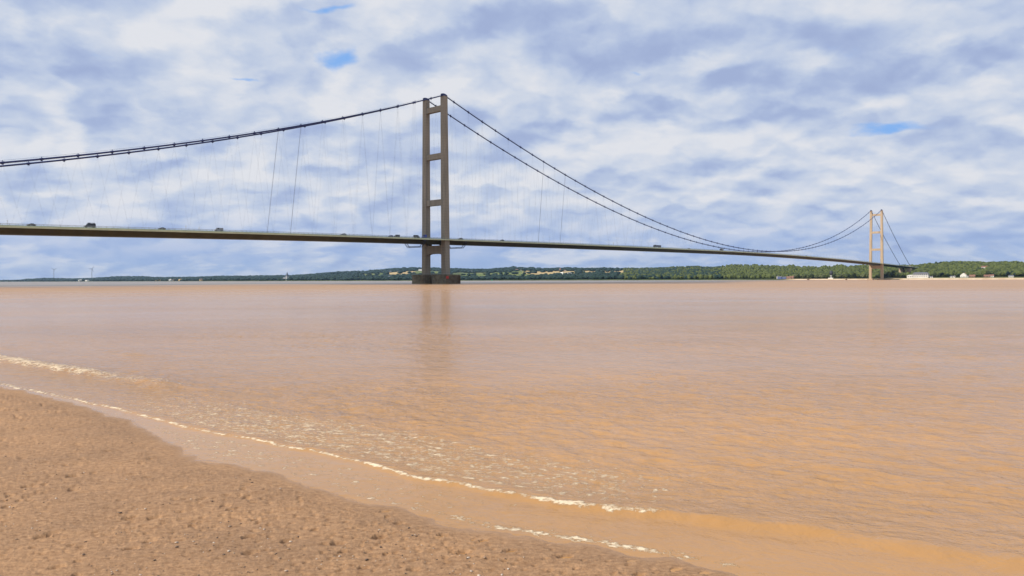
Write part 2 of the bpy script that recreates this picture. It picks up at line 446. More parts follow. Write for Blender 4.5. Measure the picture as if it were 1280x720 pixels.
def van(loc,rz,paintm,label,L=5.4,H=2.4,roof=False):
    r=empty('van',loc,rz,label,'van','vehicles crossing the bridge'); h=L/2
    b=loft_body(r,[(-h,.35),(-h,H*.95),(-h+.2,H),(h-1.7,H),(h-.95,1.35),(h-.05,1.15),(h,.4)],1.98,paintm,inset=.05)
    mb=MB()
    for sg in (-1,1): mb.add([(h-2.5,sg*1.0,1.4),(h-1.1,sg*1.0,1.4),(h-1.7,sg*.965,H-.2),(h-2.5,sg*.965,H-.2)],[(0,1,2,3)])
    mb.add([(h-.97,-.8,1.42),(h-.97,.8,1.42),(h-1.6,.75,H-.12),(h-1.6,-.75,H-.12)],[(0,1,2,3)])
    mb.build('window',M['window'],b)
    if roof:
        mb=MB()
        for x in (-h+.6,0,h-2.1): mb.box(x-.04,x+.04,-.85,.85,H,H+.3)
        for y in (-.8,.8): mb.box(-h+.3,h-1.9,y-.04,y+.04,H+.3,H+.38)
        mb.build('roof_rack',M['tyre'],r)
    for x in (-h+1,h-1):
        for y in (-.88,.88): wheel_mb(x,y,.36).build('wheel',M['tyre'],r)
    for y in (-.7,.7):
        mb=MB(); mb.box(h-.03,h+.04,y-.14,y+.14,.75,.95); mb.build('headlight',M['lamp'],r)
    return r
def lorry(loc,rz,cabm,boxm,label,L=12,H=3.9):
    r=empty('lorry',loc,rz,label,'lorry','vehicles crossing the bridge'); h=L/2
    mb=MB(); mb.box(-h,h-2.7,-1.25,1.25,1.1,H,taper=.01); mb.build('cargo_box',boxm,r)
    c=loft_body(r,[(h-2.5,.6),(h-2.5,3.2),(h-2.2,3.4),(h-.9,3.2),(h-.2,1.9),(h,1.7),(h,.5)],2.4,cabm,'cab',.04)
    mb=MB()
    mb.add([(h-.17,-1,1.95),(h-.17,1,1.95),(h-.82,.95,3.05),(h-.82,-.95,3.05)],[(0,1,2,3)])
    for sg in (-1,1): mb.add([(h-1.9,sg*1.21,1.9),(h-.5,sg*1.21,1.9),(h-.95,sg*1.2,2.8),(h-1.9,sg*1.2,2.8)],[(0,1,2,3)])
    mb.build('window',M['window'],c)
    mb=MB(); mb.box(-h+.2,h-.6,-.5,.5,.75,1.08); mb.build('chassis',M['tyre'],r)
    for x in (-h+1.2,-h+2.4,h-3.9,h-1.2):
        for y in (-1.08,1.08): wheel_mb(x,y,.5,.3).build('wheel',M['tyre'],r)
    return r
def spot(px,w,e=0): 
    t=t_at(px,w); return B(t,w,hd(t)-.098)
SB=BR+PI; NB=BR
dk=pm('dark',(.03,.035,.05)); bl=pm('blue',(.02,.05,.35)); wh=pm('white',(.6,.6,.6)); si=pm('silver',(.3,.32,.35)); rd=pm('maroon',(.15,.02,.02))
car(spot(40,7.6),SB,dk,'dark car at the far left end of the bridge deck')
van(spot(113,7.6),SB,dk,'dark van with a roof rack driving on the left part of the deck',5.8,2.5,True)
car(spot(203,7.6),SB,dk,'low dark car between the roof rack van and the silver camper van')
van(spot(274,7.6),SB,si,'silver camper van on the deck midway between the left edge and the near tower',5.6,2.3)
car(spot(430,7.6),SB,si,'silver car approaching the near tower from the left, first in its line')
car(spot(489,7.6),SB,bl,'small blue car directly behind a dark van left of the near tower')
van(spot(496.5,7.6),SB,dk,'dark van just ahead of a small blue car left of the near tower',4.9,2.0)
van(spot(521,7.6),NB,dk,'black panel van about to pass the near tower on its left side',5.6,2.3)
van(spot(530.5,8.0),SB,bl,'bright blue van seen in front of the far leg of the near tower',4.6,2.9)
car(spot(576,7.6),SB,dk,'dark car just right of the near tower')
car(spot(628,7.6),SB,dk,'dark car on the main span, second to the right of the near tower')
lorry(spot(821.5,7.6),SB,dk,pm('slate',(.05,.06,.1)),'long dark lorry in the middle of the main span',16,3.2)
car(spot(861,7.6),SB,si,'silver car just behind the long dark lorry')
lorry(spot(902,7.6),SB,dk,si,'small grey lorry where the cables dip to the deck',8,3.0)
car(spot(1008,7.6),SB,dk,'dark car on the far half of the main span towards the far tower')
# slim posts on the footway
def post(px,h,lab):
    t=t_at(px,13.6); r=empty('sign_post',B(t,13.6,hd(t)-1.2),BR,lab,'post','slim posts along the footway')
    mb=MB(); mb.tube([(0,0,0),(0,0,h)],.09,8); mb.build('pole',M['rail'],r)
    mb=MB(); mb.box(-.05,.05,-.35,.35,h-.9,h); mb.build('sign_plate',M['greywall'],r)
post(10,3.6,'slim post beside the footway at the extreme left of the deck')
post(233,3.8,'slim post on the footway left of the silver camper van')
post(249.5,2.9,'shorter post on the footway next to the silver camper van')
post(767,4.2,'slim post standing alone on the main span left of the long lorry')

# ================================================================== FAR BANK TERRAIN
ST=TW+U*1410                      # the far bank runs square to the bridge past its far tower
def shoreY(px):
    k=(px-640)/F
    # point ST + V*s with X = k*Y, 12 m in front of the far tower plinth
    q=ST-U*14
    s=(k*q[1]-q[0])/(V[0]-k*V[1]); return q[1]+V[1]*s
rx=np.array([-400,0,20,35,60,90,105,130,145,180,195,240,260,300,330,360,390,420,460,490,500,520,560,590,625,640,662,672,700,730,780,800,820,840,870,885,900,915,945,960,975,990,1000,1006,1023,1031,1039,1051,1059,1072,1088,1100,1120,1130,1145,1160,1175,1190,1200,1220,1232,1250,1270,1280,1700.])
ry=np.array([350.5,350.5,350.3,348.7,347.5,348,348,346.5,345.5,345,346.5,346,345.5,344.5,344.5,344,342,339.5,338,335.5,334.2,334.2,335,336,335,333.3,333.3,335,334.5,335,334.8,335,335,333.5,332.5,334,333,330.8,330.7,331,332.3,330.8,333,331.7,333,332,333,330,332.5,330.7,331,331.5,331.5,330.5,330,328.8,328,327.3,326.8,326.6,327.3,326.2,326.3,327.3,328.])
zx=np.array([-400,0,300,420,560,640,800,870,950,1050,1120,1280,1700]); zr=np.array([8600,8200,7200,6800,6200,5600,4600,3500,2900,2450,2250,2050,1900.])
def yh(px): return 349.5-.0035*(px-640)
def ridge(px):
    Z=np.interp(px,zx,zr); th=np.interp(px,[300,800,1000,1280],[9,9,12,11])
    return Z,(yh(px)-np.interp(px,rx,ry))*Z/F+CAMH-th
def terr(X,Y):
    px=640+F*X/Y; Zs=shoreY(px); Zr,Hr=ridge(px)
    flat=np.interp(px,[0,640,860,1000,1120,1280],[300,300,60,130,110,70])
    z0=np.where(px>1110,6,3.2)
    t=np.clip((Y-Zs-flat)/(Zr-Zs-flat),0,None)
    base=z0+(np.maximum(Hr,4)-z0)*np.clip(t,0,1)**np.where(px>860,.85,1.0)
    base=np.where(t>1, base-(t-1)*.6*Hr, base)
    base=base-(base-4)*.85*np.exp(-((px-1130)/10.)**2)*(1-sstep(330,400,Y-Zs))
    beach=np.clip((Y-Zs)/28,-1,1)
    z=np.where(beach<1, -1.6+(2.6+1.6)*np.maximum(beach,-1.)*1.0+0.0, base)
    z=np.where((beach>=1)&(Y-Zs<60), 2.6+(base-2.6)*(Y-Zs-28)/32, z)
    return z+ np.where(t>.05, fbm(X/180,Y/180,3,3)*3*np.clip(t,0,1), 0)
cols=np.linspace(-300,1600,420); rows=np.concatenate([np.linspace(-.02,.12,26),np.linspace(.13,1.35,60)])
PX,R=np.meshgrid(cols,rows); Zs=shoreY(PX); Zr,_=ridge(PX); Y=Zs+(Zr-Zs)*R; Y=np.where(R<=0.0,Zs+R*1500,Y); X=(PX-640)/F*Y
Zt=terr(X,Y); 
straw=((PX>655)&(PX<790)&(Y>3500)&(Y<4350))|((PX>480)&(PX<520)&(Y>3700)&(Y<5200))|((PX>735)&(PX<762)&(Y>3400)&(Y<4000))
green=((PX>560)&(PX<800)&(Y>3150)&(Y<4350))|((PX>455)&(PX<560)&(Y>3900)&(Y<5000))
gn=fbm(X/260,Y/420,2,21)
strawv=np.where(straw&(gn>-.28),1.0,0.0); greenv=np.where(green,1.0,0.0)
beachv=(1-sstep(30,48,Y-Zs))*sstep(975,995,PX)
idx=np.arange(PX.size).reshape(PX.shape)
faces=np.stack([idx[:-1,:-1],idx[:-1,1:],idx[1:,1:],idx[1:,:-1]],-1).reshape(-1,4)
def land_mat():
    m=bpy.data.materials.new('far_bank_land'); m.use_nodes=True; nt=m.node_tree; N=nt.nodes; L=nt.links; b=N['Principled BSDF']; b.inputs['Roughness'].default_value=.95
    b.inputs['Specular IOR Level'].default_value=.1
    g=N.new('ShaderNodeNewGeometry'); n=N.new('ShaderNodeTexNoise'); n.inputs['Scale'].default_value=.012; n.inputs['Detail'].default_value=6; L.new(g.outputs['Position'],n.inputs['Vector'])
    def ramp(src,c0,c1,p0=.4,p1=.6):
        r=N.new('ShaderNodeValToRGB'); r.color_ramp.elements[0].position=p0; r.color_ramp.elements[1].position=p1
        r.color_ramp.elements[0].color=(*c0,1); r.color_ramp.elements[1].color=(*c1,1); L.new(src,r.inputs['Fac']); return r.outputs[0]
    cur=ramp(n.outputs['Fac'],(.05,.07,.025),(.10,.115,.045))
    for an,c0,c1 in (('green',(.09,.14,.04),(.20,.21,.07)),('straw',(.42,.30,.14),(.52,.40,.20)),('beach',(.40,.26,.14),(.58,.46,.30))):
        a=N.new('ShaderNodeAttribute'); a.attribute_name=an; mx=N.new('ShaderNodeMixRGB'); L.new(a.outputs['Fac'],mx.inputs[0]); L.new(cur,mx.inputs[1]); L.new(ramp(n.outputs['Fac'],c0,c1),mx.inputs[2]); cur=mx.outputs[0]
    L.new(cur,b.inputs['Base Color']); return m
o=np_mesh('hills',np.stack([X,Y,Zt],-1).reshape(-1,3),faces,land_mat(),{'green':greenv,'straw':strawv,'beach':beachv})
tag(o,kind='structure')

# ------------------------------------------------------------------ trees
def ico(sub):
    bm=bmesh.new(); bmesh.ops.create_icosphere(bm,subdivisions=sub,radius=1); v=np.array([p.co[:] for p in bm.verts]); f=np.array([[q.index for q in x.verts] for x in bm.faces]); bm.free(); return v,f
IV1,IF1=ico(2); IV2,IF2=ico(3)
def lump(seed,V0,amp=.28):
    r=1+amp*(fbm(V0[:,0]*1.6+seed*3.1+V0[:,2]*.7,V0[:,1]*1.6-seed+V0[:,2]*1.9,3,seed))
    return V0*r[:,None]
def tree_mesh(kind,seed,m,h=12.,wd=9.):
    """crown of many ragged leaf clumps round a limb skeleton, plus trunk and limbs"""
    rs=np.random.default_rng(seed); mb=MB()
    tr=h*.32
    mb.tube([(0,0,-1.0),(.1,0,tr*.6),(.05,.1,h*.6)],[.38,.28,.12],7,mi=1)
    cent=[]
    for k in range(9):
        a=k*2.4+rs.random()*.8; rr=wd*.5*(.35+.45*rs.random()); z=h*(.38+.47*rs.random())
        if z>h*.7: rr*=.6
        p=(rr*math.cos(a),rr*math.sin(a),z); cent.append((p,wd*(.19+.1*rs.random())))
        mb.tube([(0,0,tr*.8),(p[0]*.6,p[1]*.6,z*.85),p],[.16,.1,.04],5,mi=1)
    cent.append(((0,0,h*.84),wd*.24)); cent.append(((0,0,h*.55),wd*.3))
    for i,(p,r) in enumerate(cent):
        lv=lump(seed*20+i,IV1,.45)*np.array([r,r,r*.8])+np.array(p)
        mb.add([tuple(q) for q in lv],[tuple(f) for f in IF1],0)
        # leaf sprays that break the outline
        nl=26; dirs=rs.normal(size=(nl,3)); dirs/=np.linalg.norm(dirs,axis=1)[:,None]
        for d in dirs:
            c=np.array(p)+d*r*np.array([1,1,.8])*(1.0+.25*rs.random()); s=.35+.4*rs.random(); e1=rs.normal(size=3); e2=rs.normal(size=3)
            mb.add([c+e1*s*.5,c+e2*s*.5,c-e1*s*.5,c-e2*s*.5],[(0,1,2,3)],0)
    o=mb.build('broadleaf_tree',[m,M['bark']],fix=False); me=o.data
    at=me.attributes.new('tint','FLOAT','POINT'); at.data.foreach_set('value',rng.random(len(me.vertices)).astype(np.float32)*.3)
    return o
protos={'near':[tree_mesh('n',s,M['leaf_near']) for s in (1,2,3)],'pale':[tree_mesh('p',s,M['leaf_pale'],11,10) for s in (4,5)],'dark':[tree_mesh('d',s,M['leaf_dark'],13,9) for s in (6,7)]}
first_used={}
def place_tree(kind,px,dist_in,sc,lab,grp):
    Yv=float(shoreY(px))+dist_in; Xv=(px-640)/F*Yv; z=float(terr(np.array(Xv),np.array(Yv)))
    p=random.choice(protos[kind])
    if p.name not in first_used: o=p; first_used[p.name]=1
    else: o=p.copy(); COL.objects.link(o)
    o.location=(Xv,Yv,z-.3); o.rotation_euler=(0,0,random.random()*6.28); o.scale=(sc*random.uniform(.9,1.15),sc*random.uniform(.9,1.15),sc*random.uniform(.85,1.15))
    tag(o,lab,'tree',grp); o.name='broadleaf_tree'
for px in np.arange(991,1086,2.9):
    if abs(px-1039)<3: continue
    k='pale' if (1040<px<1056 or random.random()<.3) else 'near'
    place_tree(k,px+random.uniform(-1,1),random.uniform(42,75),random.uniform(.75,1.15),
      'pale grey-green tree in the belt behind the pale strand left of the far tower' if k=='pale' else 'green bushy tree in the belt behind the pale strand left of the far tower','trees behind the strand left of the far tower')
for px in np.arange(1096,1138,3.2):
    place_tree('near',px,random.uniform(60,110),random.uniform(.8,1.2),'green bushy tree behind the foot of the far tower and its side span','trees behind the foot of the far tower')
for px in np.arange(1163,1300,3.0):
    k='near' if random.random()<.75 else 'dark'
    place_tree(k,px+random.uniform(-1,1),random.uniform(62,90),random.uniform(.7,1.05),
      ('mid green' if k=='near' else 'dark green')+' tree along the foot of the wooded hill right of the white hotel','trees along the foot of the right-hand hill')
# skyline trees that stand out against the sky on the right
for px in (1112,1115.5,1120,1124,1128,1132,1136.5,1141,1147.5,1151,1156,1160,1164.5,1170,1176,1181,1191,1196,1203,1208,1221,1226,1236,1243,1249,1256,1262,1268,1274):
    Zr_,H=ridge(px); d=float(Zr_-shoreY(px))-random.uniform(5,40)
    place_tree('dark',px,d,random.uniform(.75,1.1),'dark tree standing out on the skyline of the right-hand hill','skyline trees of the right-hand hill')

# far-off woods: one mass per stretch
def wood(name,n,pfun,m,size,lab,seed,ndark=0):
    rs=np.random.default_rng(seed); px,Yv,ok=pfun(rs,n); px=px[ok]; Yv=Yv[ok]; n=len(px); Xv=(px-640)/F*Yv; z=terr(Xv,Yv)
    pr=[lump(100+k,IV1,.42) for k in range(8)]
    which=rs.integers(0,8,n); s=size(Yv)*(.7+.6*rs.random(n)); hh=(7+6*rs.random(n)); ang=rs.random(n)*6.28
    vs=np.array(pr)[which]; c=np.cos(ang)[:,None]; s_=np.sin(ang)[:,None]
    x=vs[:,:,0]*c-vs[:,:,1]*s_; y=vs[:,:,0]*s_+vs[:,:,1]*c
    P=np.stack([x*s[:,None]+Xv[:,None], y*s[:,None]+Yv[:,None], vs[:,:,2]*(hh*.55)[:,None]+(z+hh*.5)[:,None]],-1)
    nv=len(IV1); Fc=(IF1[None]+ (np.arange(n)*nv)[:,None,None]).reshape(-1,3)
    tint=np.repeat(rs.random(n),nv)
    o=np_mesh(name,P.reshape(-1,3),Fc,m,{'tint':tint}); tag(o,lab,'woodland',None,'stuff'); return o
def far_p(rs,n):
    px=rs.uniform(-150,900,n); Zs=shoreY(px); Zr=np.interp(px,zx,zr); u=rs.random(n)
    Y=Zs+40+(Zr+60-Zs-40)*u**1.1
    fld=(px>560)&(px<800)&(Y>3230)&(Y<4350); fld2=(px>455)&(px<560)&(Y>3900)&(Y<5000)&(rs.random(n)>.12)
    hedge=(np.abs(((Y/230)%1)-.5)<.05)|(np.abs(((px/23)%1)-.5)<.04)
    clear=(fbm(px/40,Y/500,2,77)>.25)&(Y>Zs+300)&(rs.random(n)>.1)
    return px,Y,~((fld&~(hedge&(rs.random(n)>.3)))|fld2|clear)
wood('woodland',12500,far_p,M['leaf_dark'],lambda Y:4+Y/520.,'dark bluish wooded hills far across the water',31)
def near_p(rs,n):
    px=rs.uniform(780,1420,n); Zs=shoreY(px); Zr=np.interp(px,zx,zr); u=rs.random(n)
    lo=np.interp(px,[900,990,1090,1120,1160],[35,85,110,60,75]); Y=Zs+lo+(Zr+30-Zs-lo)*u**1.25
    gap=(np.abs(px-1230.5)<3)&(Y-Zs<330)&(Y-Zs>230)
    br=(np.abs(px-1130)<9)&(Y-Zs<340)&(Y-Zs>95)
    return px,Y,~(gap|br)
wood('woodland',8500,near_p,M['leaf_near'],lambda Y:4.6+Y*0,'green wooded bank and hill behind the far end of the bridge',32)
o=bpy.data.objects['woodland.001'] if 'woodland.001' in bpy.data.objects else None

# ================================================================== FAR BANK BUILDINGS
def at(px,din,zoff=0):
    Yv=float(shoreY(px))+din; Xv=(px-640)/F*Yv; return (Xv,Yv,float(terr(np.array(Xv),np.array(Yv)))+zoff)
SRZ=math.atan2(V[1],V[0])
def house(px,din,w,d,h,rh,wall,roof,label,cat='house',name='house',rz=None,nwin=3,gable='x',z=None,grp=None):
    p=at(px,din) if z is None else (*at(px,din)[:2],z)
    r=empty(name,p,SRZ if rz is None else rz,label,cat,grp)
    mb=MB(); mb.box(-w/2,w/2,-d/2,d/2,-1.5,h)
    if gable=='y': mb.add([(-w/2,-d/2,h),(w/2,-d/2,h),(0,-d/2,h+rh),(-w/2,d/2,h),(w/2,d/2,h),(0,d/2,h+rh)],[(0,1,2),(5,4,3)])
    else: mb.add([(-w/2,-d/2,h),(-w/2,d/2,h),(-w/2,0,h+rh),(w/2,-d/2,h),(w/2,d/2,h),(w/2,0,h+rh)],[(2,1,0),(3,4,5)])
    wl=mb.build('wall',wall,r,fix=False)
    mb=MB(); e=.4; t=.18
    if gable=='y':
        for s in (-1,1):
            a=[(0,-d/2-e,h+rh+t),(s*(w/2+e),-d/2-e,h-e*rh/(w/2)+t),(s*(w/2+e),d/2+e,h-e*rh/(w/2)+t),(0,d/2+e,h+rh+t)]
            mb.add(a+[(x,y,z-t+.01) for x,y,z in a],[(0,1,2,3),(7,6,5,4),(0,4,5,1),(1,5,6,2),(2,6,7,3)])
    else:
        for s in (-1,1):
            a=[(-w/2-e,0,h+rh+t),(-w/2-e,s*(d/2+e),h-e*rh/(d/2)+t),(w/2+e,s*(d/2+e),h-e*rh/(d/2)+t),(w/2+e,0,h+rh+t)]
            mb.add(a+[(x,y,z-t+.01) for x,y,z in a],[(0,1,2,3),(7,6,5,4),(0,4,5,1),(1,5,6,2),(2,6,7,3)])
    rf=mb.build('roof',roof,r)
    mb=MB(); mb.box(w*.3-.5,w*.3+.5,-.5,.5,h,h+rh+1.2); mb.build('chimney',M['brick'],rf)
    for fl in range(max(1,int(h//2.8))):
        for k in range(nwin):
            x=-w/2+w*(k+.5)/nwin; mb=MB(); mb.box(x-.65,x+.65,-d/2-.05,-d/2+.05,1+fl*2.8,2.3+fl*2.8); mb.build('window',M['window'],r)
    mb=MB(); mb.box(w*.02-.5,w*.02+.5,-d/2-.06,-d/2+.04,0,2.1); mb.build('door',M['timber'],r)
    return r
# white waterside hotel: long low white range with a raised grey storey
r=empty('hotel',at(1148.5,48),SRZ,'white waterside hotel with a grey upper storey at the foot of the wooded hill','hotel')
mb=MB(); mb.box(-23,21,-9,9,-2,4.6); mb.build('ground_storey',M['white'],r)
mb=MB(); mb.box(-11,20,-6.5,8,4.603,9.4); mb.build('upper_storey',M['greywall'],r)
mb=MB(); mb.add([(-12,-7.5,9.4),(21,-7.5,9.4),(21,9,9.4),(-12,9,9.4),(-8,.8,12.4),(17,.8,12.4)],[(3,2,1,0),(0,1,5,4),(2,3,4,5),(1,2,5),(3,0,4)]); mb.build('roof',M['slate'],r)
mb=MB(); mb.add([(-24,-9.5,4.6),(-11,-9.5,4.6),(-11,9.5,4.6),(-24,9.5,4.6),(-20,0,6.6),(-11,0,6.6)],[(0,1,5,4),(2,3,4,5),(3,0,4),(1,2,5)]); mb.build('wing_roof',M['white'],r)
for x in np.linspace(-20,18,9):
    mb=MB(); mb.box(x-1.0,x+1.0,-9.06,-8.95,1.2,3.2); mb.build('window',M['window'],r)
for x in np.linspace(-8.5,17.5,7):
    mb=MB(); mb.box(x-1.1,x+1.1,-6.56,-6.45,5.6,8.2); mb.build('window',M['window'],r)
house(1204.5,52,12,9,4.6,5.0,M['white'],M['white'],'small white gabled house by the water right of the hotel',gable='y',nwin=2)
house(1209,50,5,5,2.6,1.2,M['white'],M['slate'],'tiny white outbuilding leaning against the white gabled house',name='outbuilding',cat='outbuilding',nwin=1)
house(1215.5,50,11,7,3.2,2.4,M['brick'],M['tile'],'low brown brick house right of the white gabled house',nwin=3)
house(1234,52,12,8,3.0,2.2,M['brick'],M['tile'],'long low red-roofed house on the shore towards the right edge',nwin=4)
house(1240,52,7,7,3.2,2.4,M['white'],M['tile'],'small pale house beside the long low red-roofed one',nwin=2)
house(1264,48,9,7,2.8,1.8,M['white'],M['slate'],'white bungalow near the right edge of the shore',nwin=3)
house(1191,48,10,6,2.6,1.2,M['white'],M['slate'],'low white shed between the hotel and the white gabled house',name='shed',cat='shed',nwin=3)
house(1164.5,44,5,5,2.4,1.0,M['white'],M['slate'],'tiny white hut just right of the hotel',name='hut',cat='hut',nwin=1)
house(1230.5,260,15,9,5.0,3,M['white'],M['tile'],'pale house high on the wooded hill at the right',nwin=4,z=float(at(1230.5,260)[2])+5)
house(975,30,10,8,4.6,2.2,M['bluepaint'],M['slate'],'blue-grey boathouse at the left end of the pale strand',name='boathouse',cat='boathouse',nwin=2)
house(980.5,32,11,8,3.8,2.0,M['bluepaint'],M['slate'],'low blue-walled shed beside the blue-grey boathouse',name='shed',cat='shed',nwin=3)
house(986.5,32,11,8,3.8,2.6,M['brick'],M['tile'],'terracotta-roofed house right of the blue-walled shed',nwin=3)
house(990.5,34,7,8,4.6,2.6,M['brick'],M['tile'],'taller terracotta-roofed house at the start of the tree belt',nwin=2)
house(971.8,30,3,4,6.5,1.2,M['white'],M['slate'],'narrow white lookout hut left of the blue-grey boathouse',name='lookout_hut',cat='hut',nwin=1)
# tarred mill tower
p=at(1039,40); r=empty('mill_tower',p,SRZ,'tall mill tower with a dark cap above the trees of the strand','tower')
def lathe(prof,n=20):
    mb=MB(); mb.sweep([[(rr*math.cos(2*PI*k/n),rr*math.sin(2*PI*k/n),z) for k in range(n)] for rr,z in prof],cap=True); return mb
lathe([(2.2,-1),(1.9,6),(1.6,11)]).build('tower_body',M['greywall'],r,smooth=True)
lathe([(1.9,9.01),(4.0,10.5),(4.4,14),(3.6,17.5),(1.6,19.4),(.1,20)]).build('cap',M['black'],r,smooth=True)
mb=MB(); mb.box(-6,5,-4,3,-1.5,2.2); mb.build('annex',M['white'],r)
mb=MB(); mb.box(-.6,.6,-2.05,-1.6,5,6.4); mb.build('window',M['window'],r)
# sea wall pieces along the far strand
def seawall(p0,p1,h,label,m='seawall'):
    mb=MB(); q0=Vector(at(p0,6)); 
    secs=[]
    for px in np.linspace(p0,p1,20):
        a=at(px,9); secs.append([(a[0]-q0.x+V[0]*0-U[0]*w,a[1]-q0.y-U[1]*w,z) for w,z in ((3,-.8),(1.2,h),(-1.0,h),(-1.4,-.8))])
    mb.sweep(secs); o=mb.build('sea_wall',M[m],loc=(q0.x,q0.y,0)); tag(o,label,'sea wall','sea walls on the far bank')
seawall(993,1009,2.0,'short pale sea wall right of the terracotta-roofed houses')
seawall(1011,1086,2.2,'long pale sea wall along the strand left of the far tower')
seawall(1127,1330,2.6,'pale sea wall running below the hotel to the right edge')
M['wallgreen']=mat('algae_bank',(.13,.12,.08),.9,scale=.1)
seawall(1094,1124,2.0,'dark green stone bank at the foot of the far tower','wallgreen')
for px,lab in ((1010,'dark timber groyne at the left end of the long sea wall'),(1057.5,'dark timber groyne midway along the long sea wall')):
    q=at(px,-2); mb=MB()
    for k in range(9): mb.tube([(0,0,0)]*0 or [(-U[0]*k*1.6,-U[1]*k*1.6,-2.5),(-U[0]*k*1.6,-U[1]*k*1.6,2.6-k*.12)],.28,6)
    o=mb.build('groyne',M['timber'],loc=(q[0]+U[0]*8,q[1]+U[1]*8,0)); tag(o,lab,'groyne','timber groynes on the far strand')
# farmsteads across the water
house(641,90,9,9,6,3,M['white'],M['slate'],'pale house standing alone at the water edge under the dark wood',nwin=2)
def far_house(px,Yd,w,h,wall,roof,lab,**k):
    return house(px,Yd-float(shoreY(px)),w,9,h,h*.5,wall,roof,lab,**k)
for px,Yd,w,h,m1,m2,lab in (
    (702.5,3240,15,8,'white','white','white farmhouse left of a small gap in the dark wood'),
    (712,3250,18,7,'white','slate','broad white farmhouse right of a small gap in the dark wood'),
    (708,3260,9,6,'greywall','slate','small grey barn between the two white farmhouses'),
    (700.3,4100,7,12,'brick','tile','tall narrow brick building at the edge of the straw-coloured field'),
    (706,4150,16,5,'greywall','tile','long low barn at the right end of the straw-coloured field'),
    (646,4400,20,7,'white','tile','white house with a red roof above the straw-coloured field'),
    (653,4450,16,7,'white','slate','white house with a dark roof above the straw-coloured field'),
    (589,4700,18,8,'greywall','slate','grey house on the wooded ridge right of the near tower'),
    (526,5300,40,8,'white','slate','long white building on the hillside just left of the near tower'),
    (488,5000,18,8,'white','slate','white house at the left end of the yellow fields'),
    (488,3500,20,7,'white','slate','white house near the water left of the near tower pier'),
    (420,3600,22,4,'straw','straw','sandy-roofed barn near the water on the left hills')):
    M.setdefault('straw',mat('straw_roof',(.55,.38,.18),.9,scale=.3))
    far_house(px,Yd,w,h,M[m1],M[m2],lab,name='barn' if 'barn' in lab else 'farmhouse',cat='barn' if 'barn' in lab else 'house',nwin=3)
k_=0
for px,w,m1,m2,lab in ((197,50,'straw','straw','long ochre shed low on the far left shore'),(209,24,'greywall','tile','white red-roofed house low on the far left shore'),(213,34,'greywall','white','white shed right of a red-roofed house on the far left shore'),
                 (219,24,'brick','tile','brick house on the far left shore beside a white shed'),(226,30,'straw','straw','small ochre shed low on the far left shore'),(253,40,'straw','tile','ochre barn with a tiled roof low on the far left shore'),
                 (101,60,'white','white','long white shed near the wind turbine at the left'),(109,40,'white','slate','shorter white shed closest to the right-hand wind turbine')):
    house(px,60,w,14,7,3,M[m1],M[m2],lab,name='shed' if 'shed' in lab else 'house',cat='shed' if 'shed' in lab else 'house',nwin=3)
# church
p=at(358.3,150); r=empty('church',p,SRZ,'distant church with a thin spire above the left woods','church')
mb=MB(); mb.box(-22,0,-8,8,-2,12); mb.build('nave',M['greywall'],r)
mb=MB(); mb.box(.01,10,-5,5,-2,20); mb.build('bell_tower',M['greywall'],r)
mb=MB(); mb.add([(-.5,-5.5,20),(10.5,-5.5,20),(10.5,5.5,20),(-.5,5.5,20),(5,0,42)],[(3,2,1,0),(0,1,4),(1,2,4),(2,3,4),(3,0,4)]); mb.build('spire',M['slate'],r)
mb=MB(); mb.add([(-22.5,-8.5,12),(-.1,-8.5,12),(-.1,8.5,12),(-22.5,8.5,12),(-22.5,0,17),(-.1,0,17)],[(0,1,5,4),(2,3,4,5),(3,0,4),(1,2,5)]); mb.build('roof',M['slate'],r)
# wind turbines
def turbine(px,Yd,hub,R_,rot,lab):
    X_=(px-640)/F*Yd; z=float(terr(np.array(X_),np.array(float(Yd))))
    r=empty('wind_turbine',(X_,Yd,z),0,lab,'wind turbine','wind turbines on the far left horizon'); r.rotation_euler=(0,0,-math.atan2(X_,Yd)+.35)
    mb=MB(); mb.tube([(0,0,-3),(0,0,hub)],[3.4,2.2],12); mb.build('mast',M['turbine'],r)
    mb=MB(); mb.box(-2,2,-3.5,6,hub-1.5,hub+2.6); nc=mb.build('nacelle',M['turbine'],r)
    mb=MB(); mb.tube([(0,-3.5,hub),(0,-6.5,hub)],[2.2,.9],10); mb.build('hub',M['turbine'],nc)
    for k in range(3):
        a=rot+k*2*PI/3; c,s=math.cos(a),math.sin(a); mb=MB(); pts=[(0,1.3),(.15*R_,2.6),(.6*R_,1.8),(R_,.6)]
        mb.sweep([[(c*d-s*wd*q,-5+e,hub+s*d+c*wd*q) for q,e in ((-1,-.3),(1,-.3),(1,.3),(-1,.3))] for d,wd in pts]); mb.build('blade',M['turbine'],r)
    return r
turbine(67.5,8100,104,36,.5,'left one of two white wind turbines above the low far shore')
turbine(115,7600,106,36,.95,'right one of two white wind turbines, beside the long white sheds')
# green channel buoy
yb=2300.; r=empty('channel_buoy',((615-640)/F*yb,yb,0),0,'small green channel buoy floating in front of the dark wood right of the pier','buoy')
lathe([(.1,-1),(2.2,-.6),(2.4,.6),(1.9,1.1),(.1,1.15)]).build('float',M['greenpaint'],r)
mb=MB(); 
for k in range(4): a=k*PI/2; mb.tube([(1.5*math.cos(a),1.5*math.sin(a),1.1),(.3*math.cos(a),.3*math.sin(a),4.6)],.12,5)
mb.build('lattice',M['greenpaint'],r); lathe([(.1,4.6),(.9,4.61),(.05,6.2)],10).build('topmark',M['greenpaint'],r)
